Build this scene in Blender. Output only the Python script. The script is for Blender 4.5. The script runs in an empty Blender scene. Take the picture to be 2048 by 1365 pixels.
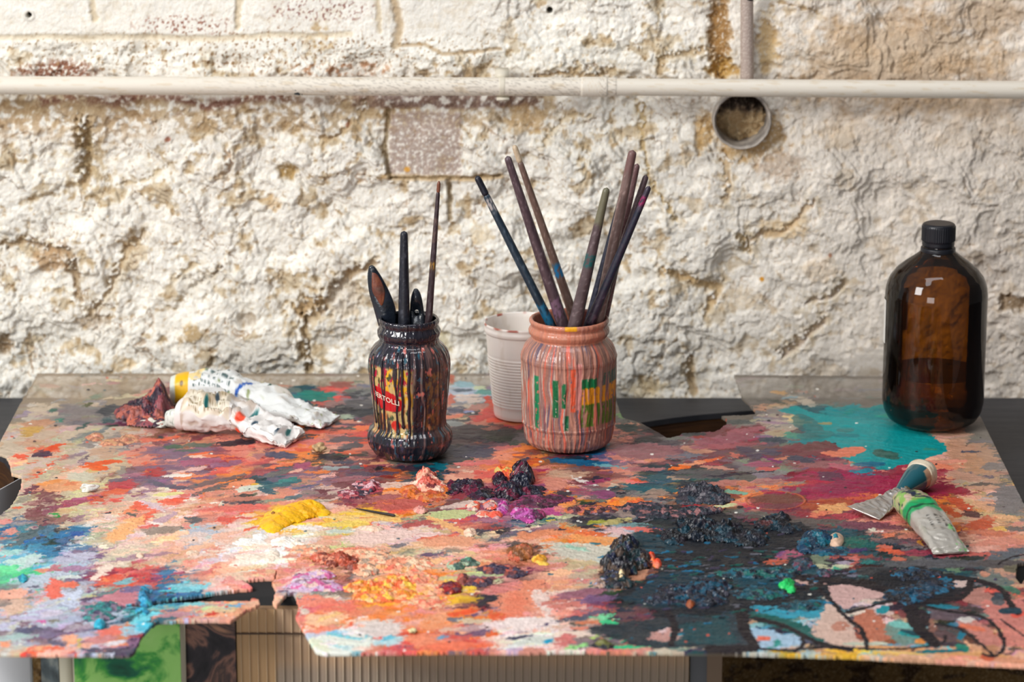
import bpy, math, random
import numpy as np
from mathutils import Vector, Matrix

# ------------------------------------------------------------------ camera, world, lights, exposure
S = bpy.context.scene
PITCH = math.radians(15.0)
FPX = 6500.0            # focal length in pixels of the 2048 px wide frame
ZB = 0.80               # height of the palette board's surface
CH = 0.917              # camera height above the board
cam_d = bpy.data.cameras.new('camera'); cam = bpy.data.objects.new('camera', cam_d)
S.collection.objects.link(cam); S.camera = cam
cam.location = (0, 0, ZB + CH); cam.rotation_euler = (math.pi/2 - PITCH, 0, 0)
cam_d.sensor_width = 36.0; cam_d.lens = 36.0*FPX/2048.0
cam_d.clip_start = 0.05; cam_d.clip_end = 50
cam_d.dof.use_dof = True; cam_d.dof.focus_distance = 3.02; cam_d.dof.aperture_fstop = 6.3

S.view_settings.view_transform = 'Standard'; S.view_settings.look = 'None'
S.view_settings.gamma = 1.0; S.view_settings.use_curve_mapping = False
S.view_settings.exposure = 0.0

W = bpy.data.worlds.new('room_light'); S.world = W; W.use_nodes = True
nt = W.node_tree; nt.nodes.clear()
wo = nt.nodes.new('ShaderNodeOutputWorld'); bg = nt.nodes.new('ShaderNodeBackground')
tc = nt.nodes.new('ShaderNodeTexCoord'); sp = nt.nodes.new('ShaderNodeSeparateXYZ')
mr = nt.nodes.new('ShaderNodeMapRange'); mr.inputs[1].default_value = -1; mr.inputs[2].default_value = 1
mr.inputs[3].default_value = 0.50; mr.inputs[4].default_value = 0.10
nt.links.new(tc.outputs['Generated'], sp.inputs[0]); nt.links.new(sp.outputs[0], mr.inputs[0])
nt.links.new(mr.outputs[0], bg.inputs[1]); bg.inputs[0].default_value = (0.97, 0.97, 1.0, 1)
nt.links.new(bg.outputs[0], wo.inputs[0])

def area(name, loc, target, sx, sy, power, col):
    d = bpy.data.lights.new(name, 'AREA'); d.shape = 'RECTANGLE'; d.size = sx; d.size_y = sy
    d.energy = power; d.color = col
    o = bpy.data.objects.new(name, d); S.collection.objects.link(o); o.location = loc
    o.rotation_euler = (Vector(target)-Vector(loc)).to_track_quat('-Z', 'Y').to_euler()
    return o
area('window_daylight', (-1.7, 1.45, ZB+1.5), (-0.05, 3.0, ZB), 0.8, 1.1, 58.0, (1.0, 0.985, 0.96))
area('skylight', (0.1, 2.45, ZB+2.0), (0.0, 3.0, ZB), 1.2, 0.5, 11.0, (0.93, 0.96, 1.0))
area('front_window', (-1.3, -1.6, ZB+0.42), (0.0, 2.6, ZB-0.1), 1.4, 0.9, 30.0, (1.0, 0.99, 0.97))

# ------------------------------------------------------------------ measuring helpers
CP = Vector((0, 0, ZB + CH))
def ray(u, v):
    a = (u-1024.0)/FPX; b = (682.5-v)/FPX
    return Vector((a, math.cos(PITCH)+b*math.sin(PITCH), -math.sin(PITCH)+b*math.cos(PITCH)))
def P(u, v, z=ZB):
    r = ray(u, v); t = (z-CP.z)/r.z
    return CP + r*t
def PY(u, v, y):
    r = ray(u, v); return CP + r*(y/r.y)
def scale_at(p):        # metres per photo pixel at a point
    d = (p-CP); return (d.y*math.cos(PITCH) - d.z*math.sin(PITCH))/FPX
def to_px(X, Y, Z):
    dy = Y; dz = Z-CP.z
    dep = dy*math.cos(PITCH) - dz*math.sin(PITCH)
    up = dy*math.sin(PITCH) + dz*math.cos(PITCH)
    return 1024.0 + FPX*X/dep, 682.5 - FPX*up/dep

def lin(c):
    c = np.asarray(c, dtype=np.float64)/255.0
    return np.where(c <= 0.04045, c/12.92, ((c+0.055)/1.055)**2.4)

# ------------------------------------------------------------------ numpy noise
def perlin(x, y, seed=0):
    rs = np.random.RandomState(seed); T = rs.rand(256, 256)*2*math.pi
    xi = np.floor(x).astype(np.int64); yi = np.floor(y).astype(np.int64)
    xf = x-xi; yf = y-yi
    u = xf*xf*xf*(xf*(xf*6-15)+10); w = yf*yf*yf*(yf*(yf*6-15)+10)
    def g(ix, iy, dx, dy):
        a = T[ix & 255, iy & 255]; return np.cos(a)*dx+np.sin(a)*dy
    n00 = g(xi, yi, xf, yf); n10 = g(xi+1, yi, xf-1, yf)
    n01 = g(xi, yi+1, xf, yf-1); n11 = g(xi+1, yi+1, xf-1, yf-1)
    return ((n00*(1-u)+n10*u)*(1-w) + (n01*(1-u)+n11*u)*w)*1.5
def fbm(x, y, seed=0, octv=4, gain=0.5):
    s = 0; a = 1.0; t = 0
    for i in range(octv):
        s = s + a*perlin(x*2**i, y*2**i, seed+i*17); t += a; a *= gain
    return s/t*1.35
def voro(x, y, seed=0):         # cell id (0..1) and distance
    rs = np.random.RandomState(seed); JX = rs.rand(256, 256); JY = rs.rand(256, 256); ID = rs.rand(256, 256)
    xi = np.floor(x).astype(np.int64); yi = np.floor(y).astype(np.int64)
    best = np.full(x.shape, 9.0); bid = np.zeros(x.shape)
    for i in (-1, 0, 1):
        for j in (-1, 0, 1):
            cx = (xi+i) & 255; cy = (yi+j) & 255
            d = (xi+i+JX[cx, cy]-x)**2 + (yi+j+JY[cx, cy]-y)**2
            m = d < best; best = np.where(m, d, best); bid = np.where(m, ID[cx, cy], bid)
    return bid, np.sqrt(best)
def sstep(a, b, x):
    t = np.clip((x-a)/(b-a), 0, 1); return t*t*(3-2*t)
def inside(px, py, poly):
    r = np.zeros(px.shape, bool); n = len(poly)
    for i in range(n):
        x0, y0 = poly[i]; x1, y1 = poly[(i+1) % n]
        if y0 == y1: continue
        c = ((y0 > py) != (y1 > py)) & (px < (x1-x0)*(py-y0)/(y1-y0)+x0)
        r ^= c
    return r
def seg_dist(U, V, pts, ky=1.0):
    d = np.full(U.shape, 1e9); tt = np.zeros(U.shape); L = 0; Ls = []
    for a, b in zip(pts[:-1], pts[1:]): Ls.append(math.hypot(b[0]-a[0], (b[1]-a[1])*ky))
    tot = sum(Ls); acc = 0
    for (a, b), l in zip(zip(pts[:-1], pts[1:]), Ls):
        dx = b[0]-a[0]; dy = (b[1]-a[1])*ky
        t = np.clip(((U-a[0])*dx+(V-a[1])*ky*dy)/(l*l+1e-9), 0, 1)
        dd = np.hypot(U-a[0]-t*dx, (V-a[1])*ky-t*dy)
        m = dd < d; d = np.where(m, dd, d); tt = np.where(m, (acc+t*l)/tot, tt); acc += l
    return d, tt
def smooth_pts(pts, n=6):
    out = []; p = [pts[0]]+list(pts)+[pts[-1]]
    for i in range(1, len(p)-2):
        for k in range(n):
            t = k/n; a, b, c, d = (np.array(p[i-1]), np.array(p[i]), np.array(p[i+1]), np.array(p[i+2]))
            out.append(tuple(0.5*((2*b)+(-a+c)*t+(2*a-5*b+4*c-d)*t*t+(-a+3*b-3*c+d)*t**3)))
    out.append(tuple(pts[-1])); return out

# ------------------------------------------------------------------ materials
def mat(name, col=None, rough=0.6, metal=0.0, attr=False, bump=0.0, bscale=300.0, alpha_attr=False, coat=0.0,
        noise=None, nscale=30.0, stretch=(1, 1, 1), spec=0.5, bdist=0.002, rough_attr=False):
    m = bpy.data.materials.new(name); m.use_nodes = True; t = m.node_tree; b = t.nodes['Principled BSDF']
    b.inputs['Roughness'].default_value = rough; b.inputs['Metallic'].default_value = metal
    b.inputs['Specular IOR Level'].default_value = spec
    b.inputs['Coat Weight'].default_value = coat; b.inputs['Coat Roughness'].default_value = 0.12
    tc = t.nodes.new('ShaderNodeTexCoord'); mp = t.nodes.new('ShaderNodeMapping'); mp.inputs['Scale'].default_value = stretch
    t.links.new(tc.outputs['Object'], mp.inputs[0])
    if attr:
        a = t.nodes.new('ShaderNodeAttribute'); a.attribute_name = 'col'
        t.links.new(a.outputs['Color'], b.inputs['Base Color'])
    elif noise is not None:
        n = t.nodes.new('ShaderNodeTexNoise'); n.inputs['Scale'].default_value = nscale; n.inputs['Detail'].default_value = 6
        r = t.nodes.new('ShaderNodeValToRGB'); cols = [col]+list(noise)
        r.color_ramp.elements[0].position = 0.35; r.color_ramp.elements[1].position = 0.65
        while len(r.color_ramp.elements) < len(cols): r.color_ramp.elements.new(0.5)
        for i, c in enumerate(cols):
            r.color_ramp.elements[i].position = 0.35+0.3*i/(len(cols)-1)
            r.color_ramp.elements[i].color = (*lin(c), 1)
        t.links.new(mp.outputs[0], n.inputs['Vector']); t.links.new(n.outputs['Fac'], r.inputs[0])
        t.links.new(r.outputs[0], b.inputs['Base Color'])
    else:
        b.inputs['Base Color'].default_value = (*lin(col), 1)
    if rough_attr:
        a = t.nodes.new('ShaderNodeAttribute'); a.attribute_name = 'gloss'
        t.links.new(a.outputs['Fac'], b.inputs['Roughness'])
    if bump:
        n = t.nodes.new('ShaderNodeTexNoise'); n.inputs['Scale'].default_value = bscale; n.inputs['Detail'].default_value = 5
        t.links.new(mp.outputs[0], n.inputs['Vector'])
        bp = t.nodes.new('ShaderNodeBump'); bp.inputs['Strength'].default_value = bump; bp.inputs['Distance'].default_value = bdist
        t.links.new(n.outputs['Fac'], bp.inputs['Height']); t.links.new(bp.outputs[0], b.inputs['Normal'])
    if alpha_attr:
        a = t.nodes.new('ShaderNodeAttribute'); a.attribute_name = 'cover'
        t.links.new(a.outputs['Fac'], b.inputs['Alpha'])
    return m

# ------------------------------------------------------------------ object helpers
def tag(o, label=None, cat=None, group=None, kind=None):
    if label: o['label'] = label
    if cat: o['category'] = cat
    if group: o['group'] = group
    if kind: o['kind'] = kind
    return o
def empty(name, loc, label, cat, group=None):
    o = bpy.data.objects.new(name, None); o.empty_display_size = 0.02; S.collection.objects.link(o); o.location = loc
    return tag(o, label, cat, group)
def link(name, me, m, parent=None, origin=None, smooth=True):
    o = bpy.data.objects.new(name, me); S.collection.objects.link(o)
    if m: me.materials.append(m)
    if smooth: me.polygons.foreach_set('use_smooth', np.ones(len(me.polygons), bool))
    if parent is not None:
        o.parent = parent; o.matrix_parent_inverse = Matrix.Identity(4)
        off = Vector(parent.location)
        q = parent
        while q.parent is not None: q = q.parent; off = off+Vector(q.location)
        if origin is None: me.transform(Matrix.Translation(-off))
        else: o.location = Vector(origin)-off
    elif origin is not None: o.location = origin
    return o
def mesh_np(name, co, quads, col=None, cover=None, gloss=None):
    co = np.ascontiguousarray(co, dtype=np.float32).reshape(-1, 3); quads = np.ascontiguousarray(quads, dtype=np.int32)
    me = bpy.data.meshes.new(name); k = quads.shape[1]
    me.vertices.add(len(co)); me.vertices.foreach_set('co', co.ravel())
    me.loops.add(quads.size); me.loops.foreach_set('vertex_index', quads.ravel())
    me.polygons.add(len(quads)); me.polygons.foreach_set('loop_start', np.arange(len(quads), dtype=np.int32)*k)
    if col is not None:
        a = me.color_attributes.new('col', 'FLOAT_COLOR', 'POINT')
        c = np.ones((len(co), 4), np.float32); c[:, :3] = np.asarray(col, dtype=np.float32).reshape(-1, 3)
        a.data.foreach_set('color', c.ravel())
    if cover is not None:
        a = me.attributes.new('cover', 'FLOAT', 'POINT'); a.data.foreach_set('value', np.asarray(cover, np.float32).ravel())
    if gloss is not None:
        a = me.attributes.new('gloss', 'FLOAT', 'POINT'); a.data.foreach_set('value', np.asarray(gloss, np.float32).ravel())
    me.update(calc_edges=True); me.validate()
    return me
def grid_faces(ny, nx, keep=None):
    i = np.arange(ny*nx).reshape(ny, nx)
    q = np.stack([i[:-1, :-1], i[:-1, 1:], i[1:, 1:], i[1:, :-1]], -1)
    return q[keep] if keep is not None else q.reshape(-1, 4)
def compact(co, quads, *attrs):
    used = np.zeros(len(co), bool); used[quads.ravel()] = True
    idx = np.cumsum(used)-1
    return (co[used], idx[quads]) + tuple(a[used] if a is not None else None for a in attrs)
def boxm(name, x0, x1, y0, y1, z0, z1, bev=0.0):
    import bmesh
    bm = bmesh.new(); bmesh.ops.create_cube(bm, size=1)
    for v in bm.verts:
        v.co = ((x0+x1)/2+v.co.x*(x1-x0), (y0+y1)/2+v.co.y*(y1-y0), (z0+z1)/2+v.co.z*(z1-z0))
    if bev: bmesh.ops.bevel(bm, geom=bm.edges[:], offset=bev, segments=2, affect='EDGES')
    me = bpy.data.meshes.new(name); bm.to_mesh(me); bm.free(); return me
def prism(name, pts, z0, z1):
    n = len(pts); co = [(x, y, z1) for x, y in pts]+[(x, y, z0) for x, y in pts]
    f = [list(range(n)), list(range(2*n-1, n-1, -1))]+[[i+n, (i+1) % n+n, (i+1) % n, i] for i in range(n)]
    me = bpy.data.meshes.new(name); me.from_pydata(co, [], f); me.update(); return me
def resample(prof, n):
    p = np.array(prof, float); d = np.r_[0, np.cumsum(np.hypot(*np.diff(p, axis=0).T))]
    t = np.linspace(0, d[-1], n); return np.interp(t, d, p[:, 0]), np.interp(t, d, p[:, 1]), t/d[-1]
def lathe(name, prof, n=160, rows=160, colf=None, radf=None, smoothn=2):
    """prof: list of (r, z) metres; theta 0 faces the camera (-Y)"""
    r, z, t = resample(prof, rows)
    for _ in range(smoothn):
        r[1:-1] = (r[:-2]+2*r[1:-1]+r[2:])/4; z[1:-1] = (z[:-2]+2*z[1:-1]+z[2:])/4
    th = np.linspace(-math.pi, math.pi, n, endpoint=False)
    TH, R = np.meshgrid(th, r); Z = np.repeat(z[:, None], n, 1); T = np.repeat(t[:, None], n, 1)
    if radf is not None: R = R+radf(TH, Z, R, T)
    co = np.stack([R*np.sin(TH), -R*np.cos(TH), Z], -1).reshape(-1, 3)
    i = np.arange(rows*n).reshape(rows, n); j = np.roll(i, -1, 1)
    q = np.stack([i[:-1], j[:-1], j[1:], i[1:]], -1).reshape(-1, 4)
    col = colf(TH, Z, R, T) if colf else None
    return mesh_np(name, co, q, col)
def rod(name, p0, p1, rads, colf=None, n=20, rows=90, flat=1.0, bend=None):
    """tapered stick from p0 to p1; rads: list of (t, r)"""
    p0 = np.array(p0, float); p1 = np.array(p1, float); ax = p1-p0; L = np.linalg.norm(ax); ax /= L
    a = np.cross(ax, [0, 1, 0]); a /= np.linalg.norm(a); b = np.cross(ax, a)
    t = np.linspace(0, 1, rows); rt = np.interp(t, [k[0] for k in rads], [k[1] for k in rads])
    end = L*0.0; cap = 0.004/L
    rt = rt*np.sqrt(np.clip(1-((cap-np.minimum(t, cap))/cap)**2, 0, 1))*np.sqrt(np.clip(1-((cap-np.minimum(1-t, cap))/cap)**2, 0, 1))
    th = np.linspace(0, 2*math.pi, n, endpoint=False); T, TH = np.meshgrid(t, th, indexing='ij'); R = np.repeat(rt[:, None], n, 1)
    co = p0+ax*(T[..., None]*L)+a*(R*np.cos(TH))[..., None]+b*(R*np.sin(TH)*flat)[..., None]
    i = np.arange(rows*n).reshape(rows, n); j = np.roll(i, -1, 1)
    q = np.stack([i[:-1], j[:-1], j[1:], i[1:]], -1).reshape(-1, 4)
    return mesh_np(name, co, q, colf(T, TH) if colf else None)

# ================================================================== THE BACK WALL
YW = 3.318
NX, NZ = 1900, 700
xs = np.linspace(-0.95, 0.95, NX); zs = np.linspace(ZB-0.42, ZB+0.46, NZ)
X, Z = np.meshgrid(xs, zs); U, V = to_px(X, np.full_like(X, YW), Z)
wn = fbm(U/90, V/90, 5, 3); wn2 = fbm(U/90, V/90, 55, 3)
Uw = U+wn*26; Vw = V+wn2*26
smoothmask = (1-sstep(900, 1150, U))*(1-sstep(60, 150, V+20*wn))           # painted brick at the upper left
calm = sstep(1250, 1500, U)*0.35
rough = (1-0.85*smoothmask)*(1-calm)
big = fbm(Uw/170, Vw/150, 7, 3)
diag = fbm((Uw*0.55-Vw*0.8)/100, (Uw*0.8+Vw*0.55)/210, 11, 2)+0.10*fbm(U/22, V/22, 12, 3)
t_ = diag*3.1+big*1.2; fr = t_-np.floor(t_); terr = np.floor(t_)+sstep(0.72, 0.98, fr)
med = fbm(U/30, V/26, 23, 4); fine = fbm(U/8, V/8, 31, 3); pit = fbm(U/14, V/13, 37, 3)
cr = 1-np.abs(fbm(Uw/60, Vw/60, 41, 4))*2.2; crack = sstep(0.90, 1.0, cr)
hgt = rough*(9.0*big+4.2*terr+2.0*med-1.8*crack)+0.95*fine*(0.4+0.6*rough)+rough*0.8*pit
base = np.array([240., 237, 228]); C = np.ones(U.shape+(3,))*base
C += (fbm(U/60, V/60, 61, 4)*np.array([[[7]]]))[0][..., None] if False else (fbm(U/60, V/60, 61, 4)*8)[..., None]
def tint(mask, col, amt=1.0):
    global C
    m = np.clip(mask*amt, 0, 1)[..., None]; C = C*(1-m)+np.array(col, float)*m
tan1 = (198, 178, 144); tan2 = (168, 138, 98); brown = (128, 88, 52); maroon = (118, 74, 62); mauve = (160, 138, 128)
n_a = fbm(U/75+3, V/60, 71, 5); n_b = fbm(U/16, V/15, 73, 4); n_c = fbm(U/120, V/100, 79, 4); n_d = fbm(U/7, V/7, 83, 3)
bare = sstep(0.20, 0.42, n_a+0.35*n_b)*rough
tint(bare, tan1, 0.75); hgt -= 1.2*bare
tint(sstep(0.35, 0.6, n_b+0.5*n_a)*rough, tan2, 0.6)
tint(sstep(0.25, 0.6, n_d+0.3*n_b)*rough, (196, 176, 146), 0.35)
tint(sstep(0.93, 1.0, cr)*rough*sstep(-0.1, 0.2, n_c), brown, 0.55)
def ell(u, v, ru, rv, rag=0.45, nz=None, soft=0.5):
    r = np.sqrt(((U-u)/ru)**2+((V-v)/rv)**2); return sstep(0, soft, 1-r+rag*(n_b if nz is None else nz))
def rectm(u0, u1, v0, v1, s=8, rag=10):
    uu = U+rag*n_b; vv = V+rag*n_c
    return sstep(0, s, uu-u0)*sstep(0, s, u1-uu)*sstep(0, s, vv-v0)*sstep(0, s, v1-vv)
# right side of the wall: pinkish limewash, with its dimmer light put into the colour
tint(sstep(1150, 1900, U), (222, 206, 192), 0.55)
tint(sstep(1500, 1800, U)*sstep(0.0, 0.5, n_a+0.3)*(1-sstep(200, 330, V)), (196, 168, 138), 0.6)
tint(ell(1790, 120, 250, 120), (190, 158, 122), 0.55)
# stone under the conduit
tint(rectm(-60, 1120, 188, 268, 22, 26)*sstep(-0.35, 0.1, n_b+0.5*n_a), tan2, 0.62)
tint(rectm(-60, 330, 195, 300, 30, 30)*sstep(-0.3, 0.2, n_b), (182, 152, 118), 0.5)
tint(rectm(70, 590, 186, 214, 14, 18)*sstep(-0.4, 0.15, n_b+0.3*n_d), maroon, 0.8)
tint(rectm(560, 700, 186, 212, 8, 8)*sstep(-0.4, 0.1, n_b), (140, 112, 92), 0.6)
tint(rectm(700, 1090, 186, 222, 8, 8)*sstep(-0.4, 0.0, n_b), (120, 92, 84), 0.75)
m = rectm(775, 925, 222, 352, 6, 5); tint(m*sstep(-0.6, 0.15, n_d+0.2*n_b), mauve, 0.75); hgt = hgt*(1-0.75*m)-2.0*m
tint(rectm(760, 1010, 345, 362, 5, 6), (196, 158, 104), 0.6)
for a, b, w, dp in (([(778, 225), (768, 300), (780, 356)], 0, 4, 3), ([(780, 354), (1000, 352)], 0, 3, 3), ([(898, 360), (900, 440)], 0, 5, 4)):
    d, _ = seg_dist(U+4*n_b, V+4*n_c, a); k = sstep(w*1.6, w*0.4, d); tint(k, (120, 98, 66), 0.75); hgt -= dp*k
# red-brown brick showing at the upper left
tint(ell(115, 145, 95, 30, 0.35)*sstep(-0.35, 0.0, n_d+0.3*n_b), (128, 78, 58), 0.9)
tint(sstep(0.18, 0.34, n_d+0.35*n_b)*ell(370, 52, 115, 26, 0.3), (150, 96, 80), 0.95)
tint(sstep(0.2, 0.36, n_d+0.35*n_b)*ell(640, 20, 130, 26, 0.3), (140, 92, 84), 0.9)
tint(sstep(0.3, 0.42, n_d+0.3*n_b)*ell(560, 100, 320, 55, 0.3), (150, 112, 84), 0.85)
tint(sstep(0.36, 0.5, n_d+0.3*n_b)*rectm(0, 1000, 62, 150, 20, 20), (150, 118, 80), 0.8)
tint(ell(690, 140, 120, 16, 0.4)*sstep(-0.1, 0.3, n_b), (168, 112, 74), 0.7)
tint(ell(642, 75, 34, 36, 0.3)*sstep(-0.2, 0.3, n_b), (196, 166, 120), 0.7)
for a, w, dp, c in (([(183, 0), (190, 40)], 5, 3, tan1), ([(478, 0), (474, 55)], 5, 3, tan1), ([(788, 0), (800, 50), (790, 90)], 7, 3, tan2),
                    ([(755, 0), (758, 60)], 4, 1.5, tan1), ([(0, 75), (420, 78), (700, 66)], 5, 2, (214, 198, 168)),
                    ([(800, 90), (850, 88), (885, 108), (1000, 100)], 3, 2, tan2)):
    d, _ = seg_dist(U+5*n_b, V+5*n_c, a); k = sstep(w*1.8, w*0.4, d); tint(k, c, 0.65); hgt -= dp*k
# grooves, chips and cavities
for a, w, dp, c in (([(168, 248), (172, 300), (174, 350)], 11, 8, (122, 92, 44)), ([(176, 350), (168, 372)], 7, 4, tan2),
                    ([(745, 522), (705, 545), (672, 582), (645, 622), (612, 640)], 9, 9, (136, 104, 70)),
                    ([(606, 640), (612, 680), (618, 738)], 7, 7, (128, 98, 56)), ([(640, 600), (612, 612), (596, 628)], 12, 5, (170, 132, 82)),
                    ([(8, 498), (60, 490), (132, 496), (143, 520), (156, 560), (162, 600)], 6, 6, (128, 98, 66)),
                    ([(286, 470), (258, 515), (236, 545), (218, 585), (178, 628)], 5, 5, (176, 148, 112)),
                    ([(440, 535), (400, 560), (382, 575)], 4, 4, (128, 108, 86)), ([(350, 560), (395, 525)], 4, 4, tan1),
                    ([(228, 378), (245, 366), (290, 362), (316, 340), (340, 330)], 3, 3, tan1), ([(455, 300), (462, 330), (440, 352)], 4, 3, (190, 160, 130)),
                    ([(725, 240), (730, 215)], 5, 3, tan2), ([(655, 285), (690, 262), (700, 250)], 4, 4, tan2),
                    ([(1285, 205), (1286, 300), (1294, 345), (1330, 405), (1352, 440)], 4, 3, (176, 144, 84)),
                    ([(1085, 290), (1120, 240), (1180, 232)], 3, 3, tan1), ([(1165, 345), (1172, 300)], 3, 2, tan1),
                    ([(1455, 310), (1458, 370), (1454, 400)], 5, 3, (190, 160, 120)), ([(1630, 400), (1600, 440), (1560, 470), (1500, 480)], 4, 4, (196, 166, 132)),
                    ([(1330, 540), (1370, 560), (1410, 566), (1440, 580), (1418, 625)], 7, 5, (190, 152, 96)),
                    ([(1690, 570), (1660, 590), (1610, 605)], 5, 6, (160, 140, 122)), ([(1650, 640), (1610, 680), (1560, 715)], 6, 6, (176, 152, 130)),
                    ([(1490, 468), (1500, 500)], 7, 5, (168, 138, 90)), ([(1380, 720), (1390, 790)], 7, 5, (176, 142, 96)),
                    ([(1640, 25), (1560, 10)], 3, 2, tan2), ([(1060, 150), (1200, 148), (1230, 130)], 4, 3, tan2),
                    ([(1320, 150), (1328, 118), (1360, 105), (1420, 98)], 4, 4, tan2)):
    d, tt = seg_dist(U+13*n_b+6*wn+4*n_d, V+13*n_a+6*wn2+4*n_d, a); w = w*np.clip(0.95+1.0*n_b+0.7*n_d, 0.35, 1.9); k = sstep(w*1.9, w*0.3, d); tint(sstep(w*1.6, w*0.4, d), c, 0.72); hgt -= dp*k
    k2 = sstep(w*6, w*1.5, d)*sstep(0.0, 0.3, n_b+0.2); tint(k2, tan1, 0.4)
for (u, v, ru, rv, dp, c, am) in ((100, 522, 46, 32, 3, (184, 150, 112), 0.85), (385, 665, 24, 26, -7, (190, 160, 112), 0.8), (575, 345, 26, 22, 5, (168, 134, 76), 0.85),
                                  (2030, 607, 42, 20, 8, (130, 104, 74), 0.8), (8, 692, 22, 28, 7, (128, 98, 64), 0.75), (245, 730, 36, 14, 2, (206, 176, 130), 0.7),
                                  (1570, 460, 60, 25, -2, (220, 186, 136), 0.5), (360, 735, 22, 14, 1, tan1, 0.7), (545, 405, 22, 22, 1, (206, 170, 120), 0.6),
                                  (960, 470, 28, 26, 1, (206, 182, 140), 0.5), (490, 640, 30, 14, 3, (150, 132, 112), 0.6), (185, 645, 40, 18, 3, (160, 138, 112), 0.6),
                                  (880, 690, 30, 34, 2, (196, 184, 140), 0.55), (1440, 70, 28, 110, 8, (150, 108, 58), 0.9), (1445, 140, 40, 30, 7, (190, 146, 72), 0.8),
                                  (1535, 90, 26, 80, 3, (214, 178, 120), 0.7), (1500, 270, 92, 66, 2, (178, 138, 82), 0.75), (1410, 265, 26, 50, 3, (190, 150, 92), 0.75),
                                  (1560, 330, 60, 40, 1, (186, 160, 136), 0.6), (1230, 145, 40, 10, 0, tan1, 0.8), (1050, 240, 60, 35, 1, (184, 152, 108), 0.7),
                                  (1290, 780, 60, 22, 2, (214, 192, 150), 0.6), (1480, 600, 55, 30, 0, (210, 184, 148), 0.4), (1640, 540, 50, 30, -2, (216, 192, 162), 0.5),
                                  (300, 520, 60, 30, -2, base, 0.3), (690, 600, 40, 45, 5, (228, 220, 208), 0.8), (390, 570, 50, 30, 3, (232, 228, 218), 0.8)):
    e = ell(u, v, ru, rv, 0.4); tint(e*sstep(-0.6, 0.1, n_d+0.2), c, am); hgt -= dp*e
for (u, v) in ((695, 250), (1508, 285), (1660, 510)): tint(ell(u, v, 5, 6, 0), (150, 90, 60), 0.8)
tint(ell(1524, 560, 6, 6, 0.1), (206, 138, 30), 1)
tint(ell(814, 340, 8, 7, 0.2), (224, 160, 60), 0.9); tint(ell(336, 278, 8, 7, 0.3), (150, 84, 60), 0.8)
# drill holes
for (u, v, r) in ((58, 30, 5), (1100, 23, 6)):
    d = np.hypot(U-u, V-v); hgt -= 14*sstep(r+1, r-1, d); tint(sstep(r+0.5, r-1, d), (52, 50, 46), 1)
d = np.hypot(U-58, V-30); ring = sstep(5, 2, np.abs(d-9)); hgt += 1.4*ring; tint(ring, (228, 224, 214), 1)
# the ring-shaped drain socket is cut deep into the wall
d = np.hypot(U-1483, V-238); k = sstep(56, 52, d); hgt -= 45*k; tint(k, (170, 138, 98), 1)
mort = k*sstep(-0.25, 0.1, (V-240)/60.0-0.55*(U-1475)/60.0*0.6+0.35*n_b+0.5); hgt += 36*mort*(0.7+0.3*n_b); tint(mort, (206, 180, 140), 0.9)
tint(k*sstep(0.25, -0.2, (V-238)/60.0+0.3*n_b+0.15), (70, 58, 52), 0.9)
# unlit, unpainted masonry below the bench top
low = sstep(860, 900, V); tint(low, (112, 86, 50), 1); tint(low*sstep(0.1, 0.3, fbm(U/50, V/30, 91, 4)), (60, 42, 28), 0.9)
tint(sstep(0.2, 0.45, fbm(U/4, V/4, 97, 2)+0.2*n_b), (214, 200, 174), 0.35)
bottom_fade = sstep(ZB+0.03, ZB-0.005, Z)*sstep(ZB-0.09, ZB-0.03, Z)
front = np.minimum(hgt, 9+0.3*hgt)
front = np.where(front > 12, 12+(front-12)*0.2, front)
near = sstep(ZB+0.06, ZB-0.01, Z); front = front*(1-near)+np.minimum(front, 4)*near
Yw = YW-front*0.001*0.9
co = np.stack([X, Yw, Z], -1).reshape(-1, 3)
M_wall = mat('limewashed_stone', rough=0.88, attr=True, bump=0.6, bscale=420, bdist=0.0012, spec=0.2)
me = mesh_np('wall_back', co, grid_faces(NZ, NX), lin(np.clip(C, 0, 255)).reshape(-1, 3))
wall = link('wall_back', me, M_wall); tag(wall, kind='structure')
# plain remainder of the wall and the floor
M_low = mat('dim_masonry', (150, 118, 80), 0.9, noise=[(80, 58, 38)], nscale=12, bump=0.5, bscale=40, bdist=0.01)
wl = link('wall_lower', boxm('wall_lower', -2.2, 2.2, 3.345, 3.50, 0.0, ZB-0.40), M_low, smooth=False); tag(wl, kind='structure')
M_fl = mat('concrete_floor', (96, 88, 80), 0.8, noise=[(70, 62, 56)], nscale=6)
fl = link('floor', boxm('floor', -2.2, 2.2, 0.4, 3.5, -0.05, 0.0), M_fl, smooth=False); tag(fl, kind='structure')

# ================================================================== CONDUITS ON THE WALL
def tube_x(name, p0, p1, r, m, rows=60, n=32, parent=None, colf=None, closed=True):
    me = rod(name, p0, p1, [(0, r), (1, r)], colf, n=n, rows=rows)
    return link(name, me, m, parent)
YP = YW-0.034
def pipecol(T, TH):
    u = T*2400-180; a = TH*8
    n = fbm(u/9, a, 5, 3); n2 = fbm(u/60, a/3, 8, 3)
    c = np.ones(T.shape+(3,))*np.array([226, 218, 204.])
    m = (sstep(0.12, 0.4, n+0.4*n2)*sstep(1000, 1700, u)*0.55)[..., None]; c = c*(1-m)+np.array([150, 140, 128.])*m
    m = (sstep(0.3, 0.5, n2)*0.4)[..., None]; c = c*(1-m)+np.array([206, 184, 150.])*m
    return lin(c).reshape(-1, 3)
M_pipe = mat('painted_pipe', rough=0.45, attr=True, bump=0.25, bscale=500, bdist=0.0006)
pA = PY(-720, 169, YP); pB = PY(1220, 174, YP); pC = PY(2760, 185, YP)
s_ = scale_at(pB)
pipe = empty('conduit_pipe', pB, 'long cream-painted horizontal conduit pipe running across the rough wall', 'pipe')
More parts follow.
